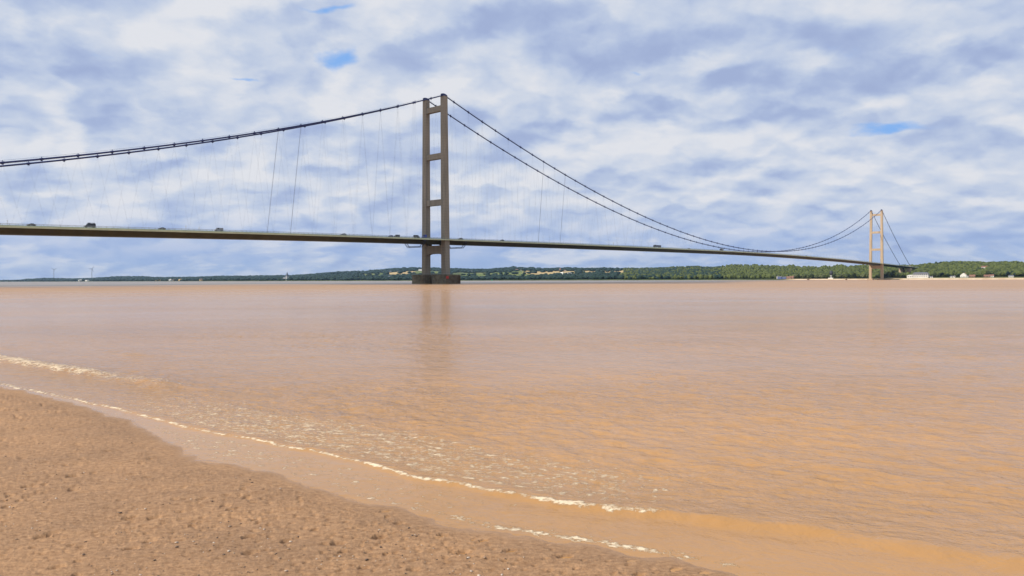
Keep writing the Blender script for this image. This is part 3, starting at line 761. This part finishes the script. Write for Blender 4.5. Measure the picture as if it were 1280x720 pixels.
#@@NEAR@@
# ================================================================== NEAR SHORE
def G(px,py):
    Z=F*CAMH/(py-yh(px)); return np.array([(px-640)/F*Z,Z])
def curve(pts):
    q=[G(*p) for p in pts]; a=np.array([p@V for p in q]); b=np.array([p@U for p in q]); i=np.argsort(a); return a[i],b[i],np.array([p[0] for p in pts])[i]
E0=curve([(-60,470),(0,484),(70,500),(160,526),(190,545),(250,575),(330,590),(400,612),(450,628),(520,645),(600,664),(700,679),(850,704),(920,719)])
C1=curve([(-60,466),(0,480),(60,492),(150,512),(200,525),(260,540),(330,552),(400,566),(450,578),(520,597),(600,612),(680,628),(760,640),(830,645),(900,652),(1000,665),(1100,680),(1280,705)])
C2=curve([(-60,440),(0,450),(60,460),(110,467),(160,475),(230,484),(300,492)])
def bcur(c,a):
    sl0=0.02; b=np.interp(a,c[0],c[1]); b=np.where(a<c[0][0],c[1][0]+(a-c[0][0])*-sl0*0,b); return b
def pxc(c,a): return np.interp(a,c[0],c[2])
def polar(rs_,azs):
    Az,R_=np.meshgrid(azs,rs_); X=np.sin(Az)*R_; Y=np.cos(Az)*R_
    i=np.arange(Az.size).reshape(Az.shape); f=np.stack([i[:-1,:-1],i[:-1,1:],i[1:,1:],i[1:,:-1]],-1).reshape(-1,4)
    return X,Y,f
fine=np.linspace(-.68,.68,1500); azs=np.concatenate([np.linspace(-PI,-.7,60),fine,np.linspace(.7,PI,60)])
inv=np.linspace(1/5.5,1/62.,430); rn=1/inv
# ---- sand
def sand_z(X,Y,detail=True):
    a=X*V[0]+Y*V[1]; b=X*U[0]+Y*U[1]; d=bcur(E0,a)-b + .18*vnoise(a*.9,b*.9,3)+.09*vnoise(a*2.2,b*2.4,4)+.035*vnoise(a*6,b*7,5)
    z=np.where(d>0,.045*np.minimum(d,.8)+.016*np.minimum(d,14)+.045*np.clip(d-14,0,60),.03*d); z=np.maximum(z,-3)
    if detail:
        r=np.hypot(X,Y); k=sstep(.0,.7,d); near=1-sstep(30,60,r)
        # texture drawn out along the run of the backwash
        c,s=math.cos(.42),math.sin(.42); x2=(X*c+Y*s); y2=(-X*s+Y*c)
        z=z+k*near*(.022*fbm(x2*.35,y2*.7,3,40)+.009*fbm(x2*1.6,y2*3.2,3,50))
        cl=fbm(x2*6,y2*11,3,60); z=z+k*near*.007*cl
        gr=fbm(x2*22,y2*34,2,66); z=z+k*near*.005*gr
        wd,wi=worley(x2*1.5,y2*2.8,71); pit=np.where(wi>.42,1,0)*np.clip(1-wd/(.08+.17*(wi-.42)),0,1)
        patch=sstep(-.25,.25,fbm(X*.25,Y*.25,2,90))
        z=z-k*near*pit**.7*.125*(.35+.65*patch)
        wd2,wi2=worley(x2*4.5,y2*8,75); pit2=np.where(wi2>.45,1,0)*np.clip(1-wd2/.24,0,1); z=z-k*near*pit2*.046*(.2+.8*patch)
        wd3,wi3=worley(x2*5,y2*8,79); cl3=np.where(wi3>.72,1,0)*np.clip(1-wd3/.26,0,1); z=z+k*near*cl3*.014*(.3+.7*patch)
    return z,d
X,Y,f=polar(np.concatenate([[.5,2,4],rn,np.geomspace(66,2500,40)]),azs)
Zs_,d=sand_z(X,Y)
def sand_mat():
    m=bpy.data.materials.new('wet_sand'); m.use_nodes=True; nt=m.node_tree; N=nt.nodes; L=nt.links; b=N['Principled BSDF']
    g=N.new('ShaderNodeNewGeometry'); mp=N.new('ShaderNodeMapping'); mp.vector_type='POINT'; mp.inputs['Rotation'].default_value=(0,0,-.42); mp.inputs['Scale'].default_value=(1,1.7,1); L.new(g.outputs['Position'],mp.inputs['Vector'])
    n1=N.new('ShaderNodeTexNoise'); n1.inputs['Scale'].default_value=10; n1.inputs['Detail'].default_value=9; n1.inputs['Roughness'].default_value=.65; L.new(mp.outputs[0],n1.inputs['Vector'])
    n2=N.new('ShaderNodeTexNoise'); n2.inputs['Scale'].default_value=.5; n2.inputs['Detail'].default_value=4; L.new(mp.outputs[0],n2.inputs['Vector'])
    n3=N.new('ShaderNodeTexNoise'); n3.inputs['Scale'].default_value=38; n3.inputs['Detail'].default_value=5; n3.inputs['Roughness'].default_value=.7; L.new(mp.outputs[0],n3.inputs['Vector'])
    r1=N.new('ShaderNodeValToRGB'); e=r1.color_ramp.elements; e[0].position=.33; e[1].position=.68; e[0].color=(.26,.143,.068,1); e[1].color=(.47,.28,.147,1); L.new(n1.outputs['Fac'],r1.inputs['Fac'])
    r2=N.new('ShaderNodeValToRGB'); e=r2.color_ramp.elements; e[0].position=.35; e[1].position=.65; e[0].color=(.86,.85,.86,1); e[1].color=(1.06,1.03,1.0,1); L.new(n2.outputs['Fac'],r2.inputs['Fac'])
    mx=N.new('ShaderNodeMixRGB'); mx.blend_type='MULTIPLY'; mx.inputs[0].default_value=1; L.new(r1.outputs[0],mx.inputs[1]); L.new(r2.outputs[0],mx.inputs[2])
    at=N.new('ShaderNodeAttribute'); at.attribute_name='wet'
    mx2=N.new('ShaderNodeMixRGB'); mx2.inputs[2].default_value=(.37,.225,.13,1); L.new(at.outputs['Fac'],mx2.inputs[0]); L.new(mx.outputs[0],mx2.inputs[1]); L.new(mx2.outputs[0],b.inputs['Base Color'])
    rr=N.new('ShaderNodeMapRange'); rr.inputs['To Min'].default_value=.78; rr.inputs['To Max'].default_value=.5; L.new(at.outputs['Fac'],rr.inputs['Value']); L.new(rr.outputs[0],b.inputs['Roughness'])
    ad=N.new('ShaderNodeMath'); ad.operation='MULTIPLY_ADD'; ad.inputs[1].default_value=.7; L.new(n3.outputs['Fac'],ad.inputs[0]); L.new(n1.outputs['Fac'],ad.inputs[2])
    bp_=N.new('ShaderNodeBump'); bp_.inputs['Strength'].default_value=.75; bp_.inputs['Distance'].default_value=.022; L.new(ad.outputs[0],bp_.inputs['Height']); L.new(bp_.outputs[0],b.inputs['Normal'])
    b.inputs['Specular IOR Level'].default_value=.35
    return m
wet=1-sstep(-.1,.2,d)
o=np_mesh('sand',np.stack([X,Y,Zs_],-1).reshape(-1,3),f,sand_mat(),{'wet':wet}); tag(o,kind='structure')
# ---- water
rr_=np.concatenate([[1.5,3.5],rn,np.geomspace(64,15000,190)])
X,Y,f=polar(rr_,azs)
a=X*V[0]+Y*V[1]; b=X*U[0]+Y*U[1]; R_=np.hypot(X,Y)
d0=b-bcur(E0,a); wob=.10*vnoise(a*.8,a*0+3,9)+.04*vnoise(a*3.1,a*0+3,19); d1=b-bcur(C1,a)-wob; d2=b-bcur(C2,a)-wob*1.5
p1=pxc(C1,a); p2=pxc(C2,a)
near=1-sstep(45,60,R_)
def crest(d,A,wf,wb): return A*np.where(d<0,np.exp(-(d/wf)**2),np.exp(-(d/wb)**2))
A1=np.interp(p1,[-60,0,300,450,600,800,900,1100,1280],[.02,.02,.025,.035,.065,.09,.09,.08,.07])*(1+.3*vnoise(a*1.3,a*0,5))
A2=np.interp(p2,[-60,0,100,160,200,240,290],[.16,.15,.12,.08,.07,.03,0])*(1+.3*vnoise(a*.9,a*0,6))
wf1=np.interp(p1,[0,500,800,1280],[.10,.12,.18,.32]); wb1=np.interp(p1,[0,500,800,1280],[.3,.4,.6,1.0])
z=near*(crest(d1,A1,wf1,wb1)+crest(d2,A2,.35,.9))
# short low swell with an ochre face at far left
p3=G(165,442); a3,b3=p3@V,p3@U; z+=.07*np.exp(-((a-a3)/2.2)**2)*crest(b-b3-.15*vnoise(a,a*0,8),1,.45,.8)
p4=G(190,481); a4,b4=p4@V,p4@U; z+=.07*np.exp(-((a-a4)/1.4)**2)*crest(b-b4-.10*vnoise(a,a*0,8),1,.3,.6)
off=sstep(.4,4.,d1)
calm=sstep(-.35,.35,fbm(a*.07,b*.10,2,14)); right=sstep(2,14,a)
rip=fbm(a*.55+b*.1,b*1.35,3,100,.55)*.030+fbm(a*1.9+b*.5,b*3.6-a*.3,2,110)*.013
z+=near*off*rip*(.45+.75*calm)
z+=near*(1-off)*sstep(0,.5,d0)*.003*fbm(a*2.5,b*5,2,120)
z+=near*sstep(0,.8,d1)*(1-sstep(2.5,5,d1))*.010*fbm(a*2.2,b*4.0,3,130)
foam=np.zeros_like(z)
fw=np.interp(p1,[-60,0,300,500,650,780,830,850],[.12,.10,.065,.065,.09,.15,.10,.05])*(1+.5*vnoise(a*2.3,a*0,44))
fs=np.interp(p1,[-60,0,100,300,560,800,835,850],[.98,.98,.95,.98,.96,.88,.6,0])*(1+.14*vnoise(a*1.1,a*0,45))
foam=np.maximum(foam,fs*np.exp(-((d1+.06)/fw)**2))
foam=np.maximum(foam,np.interp(p2,[-60,0,100,170,230,260],[.84,.84,.8,.62,.42,0])*np.where(d2<0,np.exp(-((d2+.1)/.5)**2),np.exp(-(d2/.8)**2)))
fl=np.interp(p1,[-60,60,200,300,700,800,850],[.2,.38,.62,.655,.61,.44,0]); foam=np.maximum(foam,fl*sstep(.0,.3,d1)*(1-sstep(1.8,3.8,d1)))
film=np.interp(p1,[-60,150,250,560,800,850],[.2,.42,.60,.48,.34,.1]); foam=np.maximum(foam,film*sstep(0,.3,d0)*(1-sstep(-.5,-.1,d1)))
pe=pxc(E0,a); foam=np.maximum(foam,np.interp(pe,[150,250,330,520,560,700,850,920],[.4,.5,.58,.6,.76,.86,.78,.5])*np.exp(-((d0-.22)/.17)**2))
foam*=near
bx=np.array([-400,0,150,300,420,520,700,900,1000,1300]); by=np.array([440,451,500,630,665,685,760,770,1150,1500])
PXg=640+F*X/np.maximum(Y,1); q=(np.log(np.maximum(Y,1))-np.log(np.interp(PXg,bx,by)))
grey=sstep(-.06,.10,q)*(Y>100)*(1-sstep(850,1050,PXg)); edge=np.exp(-((q-.15)/.16)**2)*(Y>100)*(1-sstep(850,1050,PXg))  # painted cloud shadow on the far water: grey band and darker near rim
shallow=(1-sstep(0,3.0,d0)); film_z=sstep(-.05,.1,d0)*(1-sstep(-.15,.05,d1))*np.interp(p1,[0,450,700],[1,1,0.4])
def water_mat():
    m=bpy.data.materials.new('silty_water'); m.use_nodes=True; nt=m.node_tree; N=nt.nodes; L=nt.links; P=N['Principled BSDF']
    g=N.new('ShaderNodeNewGeometry')
    def mapped(rot,sc):
        mp=N.new('ShaderNodeMapping'); mp.inputs['Rotation'].default_value=(0,0,rot); mp.inputs['Scale'].default_value=sc; L.new(g.outputs['Position'],mp.inputs['Vector']); return mp.outputs[0]
    al=-math.atan2(V[1],V[0])
    def noise(v,sc,det=3,ro=.5,dist=0):
        n=N.new('ShaderNodeTexNoise'); n.inputs['Scale'].default_value=sc; n.inputs['Detail'].default_value=det; n.inputs['Roughness'].default_value=ro; n.inputs['Distortion'].default_value=dist; L.new(v,n.inputs['Vector']); return n.outputs['Fac']
    def attr(n_):
        at=N.new('ShaderNodeAttribute'); at.attribute_name=n_; return at.outputs['Fac']
    def math_(op,x,y=None,z_=None,cl=False):
        q_=N.new('ShaderNodeMath'); q_.operation=op; q_.use_clamp=cl
        for i,v in enumerate((x,y,z_)):
            if v is None: continue
            if isinstance(v,(int,float)): q_.inputs[i].default_value=v
            else: L.new(v,q_.inputs[i])
        return q_.outputs[0]
    def mix(f_,c1,c2,bt='MIX'):
        q_=N.new('ShaderNodeMixRGB'); q_.blend_type=bt
        for i,v in enumerate((f_,c1,c2)):
            if isinstance(v,(int,float)): q_.inputs[i].default_value=v
            elif isinstance(v,tuple): q_.inputs[i].default_value=(*v,1)
            else: L.new(v,q_.inputs[i])
        return q_.outputs[0]
    def mr(v,a_,b_,c_,d_):
        q_=N.new('ShaderNodeMapRange'); L.new(v,q_.inputs['Value']); 
        for k_,x in zip(('From Min','From Max','To Min','To Max'),(a_,b_,c_,d_)): q_.inputs[k_].default_value=x
        return q_.outputs[0]
    fm=noise(mapped(al+.1,(1,1.2,1)),8.5,6,.7)
    fm2=noise(mapped(al,(1,1.7,1)),3.2,3,.55)
    fcomb=math_('ADD',math_('MULTIPLY',fm,.65),math_('MULTIPLY',fm2,.35))
    thr=mr(attr('foam'),0,1,.71,.385)
    fo=math_('DIVIDE',math_('SUBTRACT',fcomb,thr),.10,cl=True)
    fo=math_('MULTIPLY',fo,math_('GREATER_THAN',attr('foam'),.04))
    silt=noise(mapped(al,(.5,2.2,1)),.05,6,.65)
    body=mix(mr(silt,.35,.65,0,1),WB1,WB2)
    body=mix(attr('grey'),body,W_SHADE); body=mix(attr('edge'),body,W_SHADE_RIM)  # cloud shade mixed into the water colour
    col=mix(fo,body,(.76,.62,.43)); L.new(col,P.inputs['Base Color'])
    rb=math_('ADD',mr(attr('film'),0,1,.13,.05),math_('MULTIPLY',attr('far'),.22)); rg=mix(fo,rb,(.8,.8,.8)); L.new(rg,P.inputs['Roughness'])
    P.inputs['IOR'].default_value=1.33; P.inputs['Specular IOR Level'].default_value=.40
    # ripples
    patch=mr(noise(mapped(al,(.5,1,1)),.06,4,.6),.38,.62,.35,1.25)
    n1=noise(mapped(al-.18,(.7,1,1)),3.8,5,.66,.5); n2=noise(mapped(al+.22,(.7,1,1)),1.2,4,.6,.4); n3=noise(mapped(al,(.55,1,1)),.16,3,.5)
    n1=math_('SUBTRACT',n1,.5); n2=math_('SUBTRACT',n2,.5); n3=math_('SUBTRACT',n3,.5)
    h=math_('ADD',math_('MULTIPLY',n1,W1),math_('ADD',math_('MULTIPLY',n2,W2),math_('MULTIPLY',n3,W3)))
    h=math_('MULTIPLY',h,patch); h=math_('MULTIPLY',h,mr(attr('film'),0,1,1,.25)); h=math_('MULTIPLY',h,mr(attr('shallow'),0,1,1,.5)); h=math_('MULTIPLY',h,mr(attr('grey'),0,1,1,.6))
    h=math_('ADD',h,math_('MULTIPLY',fo,.012))
    bp_=N.new('ShaderNodeBump'); bp_.inputs['Strength'].default_value=1; bp_.inputs['Distance'].default_value=1; L.new(h,bp_.inputs['Height']); L.new(bp_.outputs[0],P.inputs['Normal'])
    return m
WB1=(.47,.250,.092); WB2=(.385,.208,.080); W_SHADE=(.25,.205,.16); W_SHADE_RIM=(.12,.105,.09); W1,W2,W3=.070,.17,.30
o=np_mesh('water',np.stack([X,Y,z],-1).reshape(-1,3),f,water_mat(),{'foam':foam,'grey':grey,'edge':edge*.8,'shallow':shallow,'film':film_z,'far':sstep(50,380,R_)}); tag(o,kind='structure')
# ---- pebbles and shell bits
n=5200; rs=np.random.default_rng(5); k=1/(rs.uniform(1/30,1/7.0,n)); az=rs.uniform(-.66,.30,n); px_=np.sin(az)*k; py_=np.cos(az)*k
zz,dd=sand_z(px_,py_); cl=fbm(px_*.6,py_*.6,2,200); ok=(dd>.5)&(cl+rs.normal(size=n)*.25>.05); px_,py_,zz=px_[ok],py_[ok],zz[ok]; n=len(px_)
V0,F0=ico(1); s=rs.lognormal(math.log(.009),.45,n); s=np.clip(s*.8,.004,.018)
ang=rs.random(n)*6.28; vs=np.repeat(V0[None],n,0)*(1+.3*(rs.random((n,len(V0),1))-.5)); vs=vs*np.stack([s*1.5,s,s*.6],-1)[:,None,:]
c_,s_=np.cos(ang)[:,None],np.sin(ang)[:,None]; xx=vs[:,:,0]*c_-vs[:,:,1]*s_; yy=vs[:,:,0]*s_+vs[:,:,1]*c_
P_=np.stack([xx+px_[:,None],yy+py_[:,None],vs[:,:,2]+(zz+s*.35)[:,None]],-1)
Fc=(F0[None]+(np.arange(n)*len(V0))[:,None,None]).reshape(-1,3)
pmt=bpy.data.materials.new('pebble'); pmt.use_nodes=True; nt=pmt.node_tree; at=nt.nodes.new('ShaderNodeAttribute'); at.attribute_name='tint'; r_=nt.nodes.new('ShaderNodeValToRGB')
r_.color_ramp.elements[0].color=(.07,.045,.03,1); r_.color_ramp.elements[1].color=(.62,.52,.42,1); e=r_.color_ramp.elements.new(.6); e.color=(.30,.19,.11,1)
nt.links.new(at.outputs['Fac'],r_.inputs['Fac']); nt.links.new(r_.outputs[0],nt.nodes['Principled BSDF'].inputs['Base Color'])
o=np_mesh('pebbles',P_.reshape(-1,3),Fc,pmt,{'tint':np.repeat(rs.random(n),len(V0))}); tag(o,'small pebbles and shell bits strewn over the brown wet sand','pebbles',None,'stuff')

# ================================================================== LIGHT, AIR, SKY
sl=bpy.data.lights.new('sun','SUN'); so=bpy.data.objects.new('sun',sl); COL.objects.link(so); sl.energy=4.2; sl.angle=math.radians(.5); sl.color=(1,.93,.82)
so.rotation_euler=SUND.to_track_quat('Z','Y').to_euler(); so.location=(-50,-20,200)
# unseen cloud shell added out of view at the left to shade the near tower
cc=Vector((TW[0],TW[1],80))+SUND*960
cv=lump(55,IV2,.35); cv=cv*np.array([175,150,45]); 
cm=bpy.data.materials.new('shade_cloud'); cm.use_nodes=True; cb=cm.node_tree.nodes['Principled BSDF']; cb.inputs['Base Color'].default_value=(.8,.8,.82,1); cb.inputs['Roughness'].default_value=1
ct=cm.node_tree; _t=ct.nodes.new('ShaderNodeBsdfTransparent'); _x=ct.nodes.new('ShaderNodeMixShader'); _x.inputs[0].default_value=.80; ct.links.new(_t.outputs[0],_x.inputs[1]); ct.links.new(cb.outputs[0],_x.inputs[2]); ct.links.new(_x.outputs[0],ct.nodes['Material Output'].inputs['Surface'])
o=np_mesh('cloud',cv+np.array(cc),IF2,cm); tag(o,'unseen cloud added beyond the left edge to shade the near tower','cloud',None,'structure')
def haze():
    mb=MB(); mb.box(-9500,9500,-400,10200,-4.2,182); m=bpy.data.materials.new('haze'); m.use_nodes=True; nt=m.node_tree; nt.nodes.remove(nt.nodes['Principled BSDF'])
    v=nt.nodes.new('ShaderNodeVolumePrincipled'); v.inputs['Color'].default_value=(.45,.66,1,1); v.inputs['Density'].default_value=HZ; v.inputs['Anisotropy'].default_value=.2
    nt.links.new(v.outputs[0],nt.nodes['Material Output'].inputs['Volume']); o=mb.build('haze',m); tag(o,kind='stuff',label='thin bluish summer haze over the estuary',cat='haze'); return o
HZ=2.6e-5
if HZ>0: haze()

W=bpy.data.worlds.new('World'); S.world=W; W.use_nodes=True; nt=W.node_tree; N=nt.nodes; L=nt.links
bg=N['Background']; bg.inputs['Strength'].default_value=.1
sky=N.new('ShaderNodeTexSky'); sky.sky_type='NISHITA'; sky.sun_disc=False; sky.sun_elevation=SUN_EL; sky.sun_rotation=math.atan2(sh[0],sh[1]); sky.air_density=1.0; sky.dust_density=.6; sky.ozone_density=2.5
tc=N.new('ShaderNodeTexCoord'); sp=N.new('ShaderNodeSeparateXYZ'); L.new(tc.outputs['Generated'],sp.inputs[0])
def m_(op,*xs,cl=False):
    q_=N.new('ShaderNodeMath'); q_.operation=op; q_.use_clamp=cl
    for i,v in enumerate(xs):
        if isinstance(v,(int,float)): q_.inputs[i].default_value=v
        else: L.new(v,q_.inputs[i])
    return q_.outputs[0]
def rng_(v,a_,b_,c_=0,d_=1,smooth=True):
    q_=N.new('ShaderNodeMapRange'); q_.interpolation_type='SMOOTHSTEP' if smooth else 'LINEAR'; L.new(v,q_.inputs['Value'])
    for k_,x in zip(('From Min','From Max','To Min','To Max'),(a_,b_,c_,d_)): q_.inputs[k_].default_value=x
    return q_.outputs[0]
def mixc(f_,c1,c2):
    q_=N.new('ShaderNodeMixRGB')
    for i,v in enumerate((f_,c1,c2)):
        if isinstance(v,(int,float)): q_.inputs[i].default_value=v
        elif isinstance(v,tuple): q_.inputs[i].default_value=(*v,1)
        else: L.new(v,q_.inputs[i])
    return q_.outputs[0]
def comb(x,y,z_=0.0):
    q_=N.new('ShaderNodeCombineXYZ')
    for i,v in enumerate((x,y,z_)):
        if isinstance(v,(int,float)): q_.inputs[i].default_value=v
        else: L.new(v,q_.inputs[i])
    return q_.outputs[0]
def nz(v,sc,det=6,ro=.55,dist=0):
    n_=N.new('ShaderNodeTexNoise'); n_.inputs['Scale'].default_value=sc; n_.inputs['Detail'].default_value=det; n_.inputs['Roughness'].default_value=ro; n_.inputs['Distortion'].default_value=dist; L.new(v,n_.inputs['Vector']); return n_.outputs['Fac']
zc=m_('MAXIMUM',sp.outputs[2],0.0); den=m_('ADD',zc,.34)
ux=m_('DIVIDE',sp.outputs[0],den); uy=m_('DIVIDE',sp.outputs[1],den)
P0=comb(ux,uy,0.0); P1=comb(m_('ADD',ux,SKS*-.5),m_('ADD',uy,-SKS),0.0) if False else None
# azimuth/elevation of a view direction in image-independent tangent units
hy=m_('MAXIMUM',sp.outputs[1],.05); ta=m_('DIVIDE',sp.outputs[0],hy); te=m_('DIVIDE',sp.outputs[2],hy)
wn=N.new('ShaderNodeTexNoise'); wn.inputs['Scale'].default_value=3.5; wn.inputs['Detail'].default_value=5; L.new(P0,wn.inputs['Vector'])
wsp=N.new('ShaderNodeSeparateColor'); L.new(wn.outputs['Color'],wsp.inputs[0])
taw=m_('ADD',ta,m_('MULTIPLY',m_('SUBTRACT',wsp.outputs[0],.5),.22)); tew=m_('ADD',te,m_('MULTIPLY',m_('SUBTRACT',wsp.outputs[1],.5),.11))
def blob(px,py,rx_,ry_,amp):
    x=m_('DIVIDE',m_('SUBTRACT',taw,(px-640)/F),rx_/F); y=m_('DIVIDE',m_('SUBTRACT',tew,(349.5-py)/F),ry_/F)
    r=m_('ADD',m_('MULTIPLY',x,x),m_('MULTIPLY',y,y)); return m_('MULTIPLY',m_('POWER',2.718,m_('MULTIPLY',r,-1.0)),amp)
def total(bl):
    s=None
    for q in bl: s=blob(*q) if s is None else m_('ADD',s,blob(*q))
    return s
DARK=total([(55,98,95,40,.95),(30,60,80,26,.4),(720,95,110,36,.85),(600,20,130,34,.5),(790,75,130,45,.35),(1010,118,150,34,.9),(1080,75,200,36,.6),(1240,125,110,22,.6),(1010,40,170,20,.4),(480,205,75,26,.75),(250,205,90,22,.4),(650,185,60,16,.3),(1180,300,160,12,.5),(180,130,60,14,.2)])
LIGHT=total([(300,30,170,42,.5),(120,45,130,26,.3),(400,110,130,40,.5),(900,190,110,30,.25),(620,110,90,20,.2),(110,190,160,26,.35),(880,110,60,22,.35),(1130,195,140,26,.3),(60,245,120,16,.3),(450,245,150,16,.3),(690,240,110,16,.35),(1130,15,90,22,.3)])
GAP=total([(433,66,26,15,1.0),(405,58,16,10,.5),(1105,160,50,9,1.0),(285,107,22,4,.9),(814,117,12,5,.8),(390,0,50,5,.9),(1010,0,24,5,.5),(130,78,24,9,.45)])
base=nz(P0,3.1,8,.58,.1); fine_=nz(comb(m_('MULTIPLY',ux,1.0),m_('MULTIPLY',uy,1.0),3.7),8.0,6,.62,.2)
up=nz(comb(m_('ADD',ux,.03),m_('ADD',uy,.065),0.0),3.1,8,.58,.1)
relief=m_('MULTIPLY',m_('SUBTRACT',base,up),1.25)
w2=N.new('ShaderNodeTexNoise'); w2.inputs['Scale'].default_value=11; w2.inputs['Detail'].default_value=4; w2.inputs['Roughness'].default_value=.6; L.new(P0,w2.inputs['Vector'])
wa=N.new('ShaderNodeVectorMath'); wa.operation='MULTIPLY_ADD'; L.new(wn.outputs['Color'],wa.inputs[0]); wa.inputs[1].default_value=(.22,.22,0); L.new(P0,wa.inputs[2])
wb=N.new('ShaderNodeVectorMath'); wb.operation='MULTIPLY_ADD'; L.new(w2.outputs['Color'],wb.inputs[0]); wb.inputs[1].default_value=(.10,.10,0); L.new(wa.outputs[0],wb.inputs[2])
def billow(sc,off,feat):
    o_=N.new('ShaderNodeVectorMath'); o_.operation='ADD'; L.new(wb.outputs[0],o_.inputs[0]); o_.inputs[1].default_value=(off*.4,off,0)
    vo=N.new('ShaderNodeTexVoronoi'); vo.voronoi_dimensions='2D'; vo.feature=feat; vo.inputs['Scale'].default_value=sc
    if feat=='SMOOTH_F1': vo.inputs['Smoothness'].default_value=.2
    L.new(o_.outputs[0],vo.inputs['Vector']); return vo.outputs['Distance']
puff=m_('ADD',m_('MULTIPLY',m_('SUBTRACT',billow(4.6,.07,'SMOOTH_F1'),billow(4.6,0,'SMOOTH_F1')),1.0),m_('MULTIPLY',m_('SUBTRACT',billow(10,.035,'F1'),billow(10,0,'F1')),.6))
v=m_('ADD',puff,m_('ADD',m_('MULTIPLY',m_('SUBTRACT',base,.5),.85),m_('MULTIPLY',m_('SUBTRACT',fine_,.5),.6)))
lum=m_('ADD',m_('ADD',m_('SUBTRACT',.64,m_('MULTIPLY',DARK,.50)),m_('MULTIPLY',LIGHT,.25)),m_('ADD',v,relief))
hz_=rng_(te,-.02,.12)               # towards the horizon the cloud breaks into thin bars over blue
ramp=N.new('ShaderNodeValToRGB'); cr=ramp.color_ramp; cr.interpolation='B_SPLINE'
cr.elements[0].position=0.0; cr.elements[0].color=(.35,.43,.66,1); cr.elements[1].position=1.0; cr.elements[1].color=(.78,.79,.83,1)
for p_,c_2 in ((.25,(.41,.50,.72)),(.5,(.53,.61,.77)),(.75,(.65,.70,.80))):
    e=cr.elements.new(p_); e.color=(*c_2,1)
lum=m_('MULTIPLY_ADD',lum,.76,.165)
L.new(lum,ramp.inputs[0])
bars=m_('ADD',nz(comb(ux,m_('MULTIPLY',uy,2.0),1.0),2.4,6,.6,.3),m_('MULTIPLY',fine_,.35))
cov_low=rng_(bars,.58,.80); cover=m_('MAXIMUM',hz_,m_('MULTIPLY',cov_low,.75))
cover=m_('ADD',m_('MULTIPLY',cover,1.0),0,cl=True)
gapm=rng_(m_('ADD',GAP,m_('MULTIPLY',m_('SUBTRACT',fine_,.5),-1.8)),.30,1.15)
cover=m_('MULTIPLY',cover,m_('SUBTRACT',1.0,m_('MULTIPLY',gapm,.9)))
lowblue=mixc(rng_(te,0,.05),(.36,.50,.77),(.28,.42,.76))
clear=mixc(rng_(te,.10,.18),lowblue,(.20,.44,.90))
clear10=N.new('ShaderNodeVectorMath'); clear10.operation='SCALE'; L.new(clear,clear10.inputs[0]); clear10.inputs['Scale'].default_value=10
sk=mixc(.92,sky.outputs[0],clear10.outputs[0])
c10=N.new('ShaderNodeVectorMath'); c10.operation='SCALE'; L.new(ramp.outputs[0],c10.inputs[0]); c10.inputs['Scale'].default_value=10
L.new(mixc(cover,sk,c10.outputs[0]),bg.inputs['Color'])
S.view_settings.view_transform='Standard'; S.view_settings.look='None'; S.view_settings.exposure=0; S.view_settings.gamma=1; S.view_settings.use_curve_mapping=False
S.render.engine='CYCLES'; S.cycles.use_denoising=True; S.cycles.max_bounces=5; S.cycles.volume_bounces=0; S.cycles.sample_clamp_indirect=4
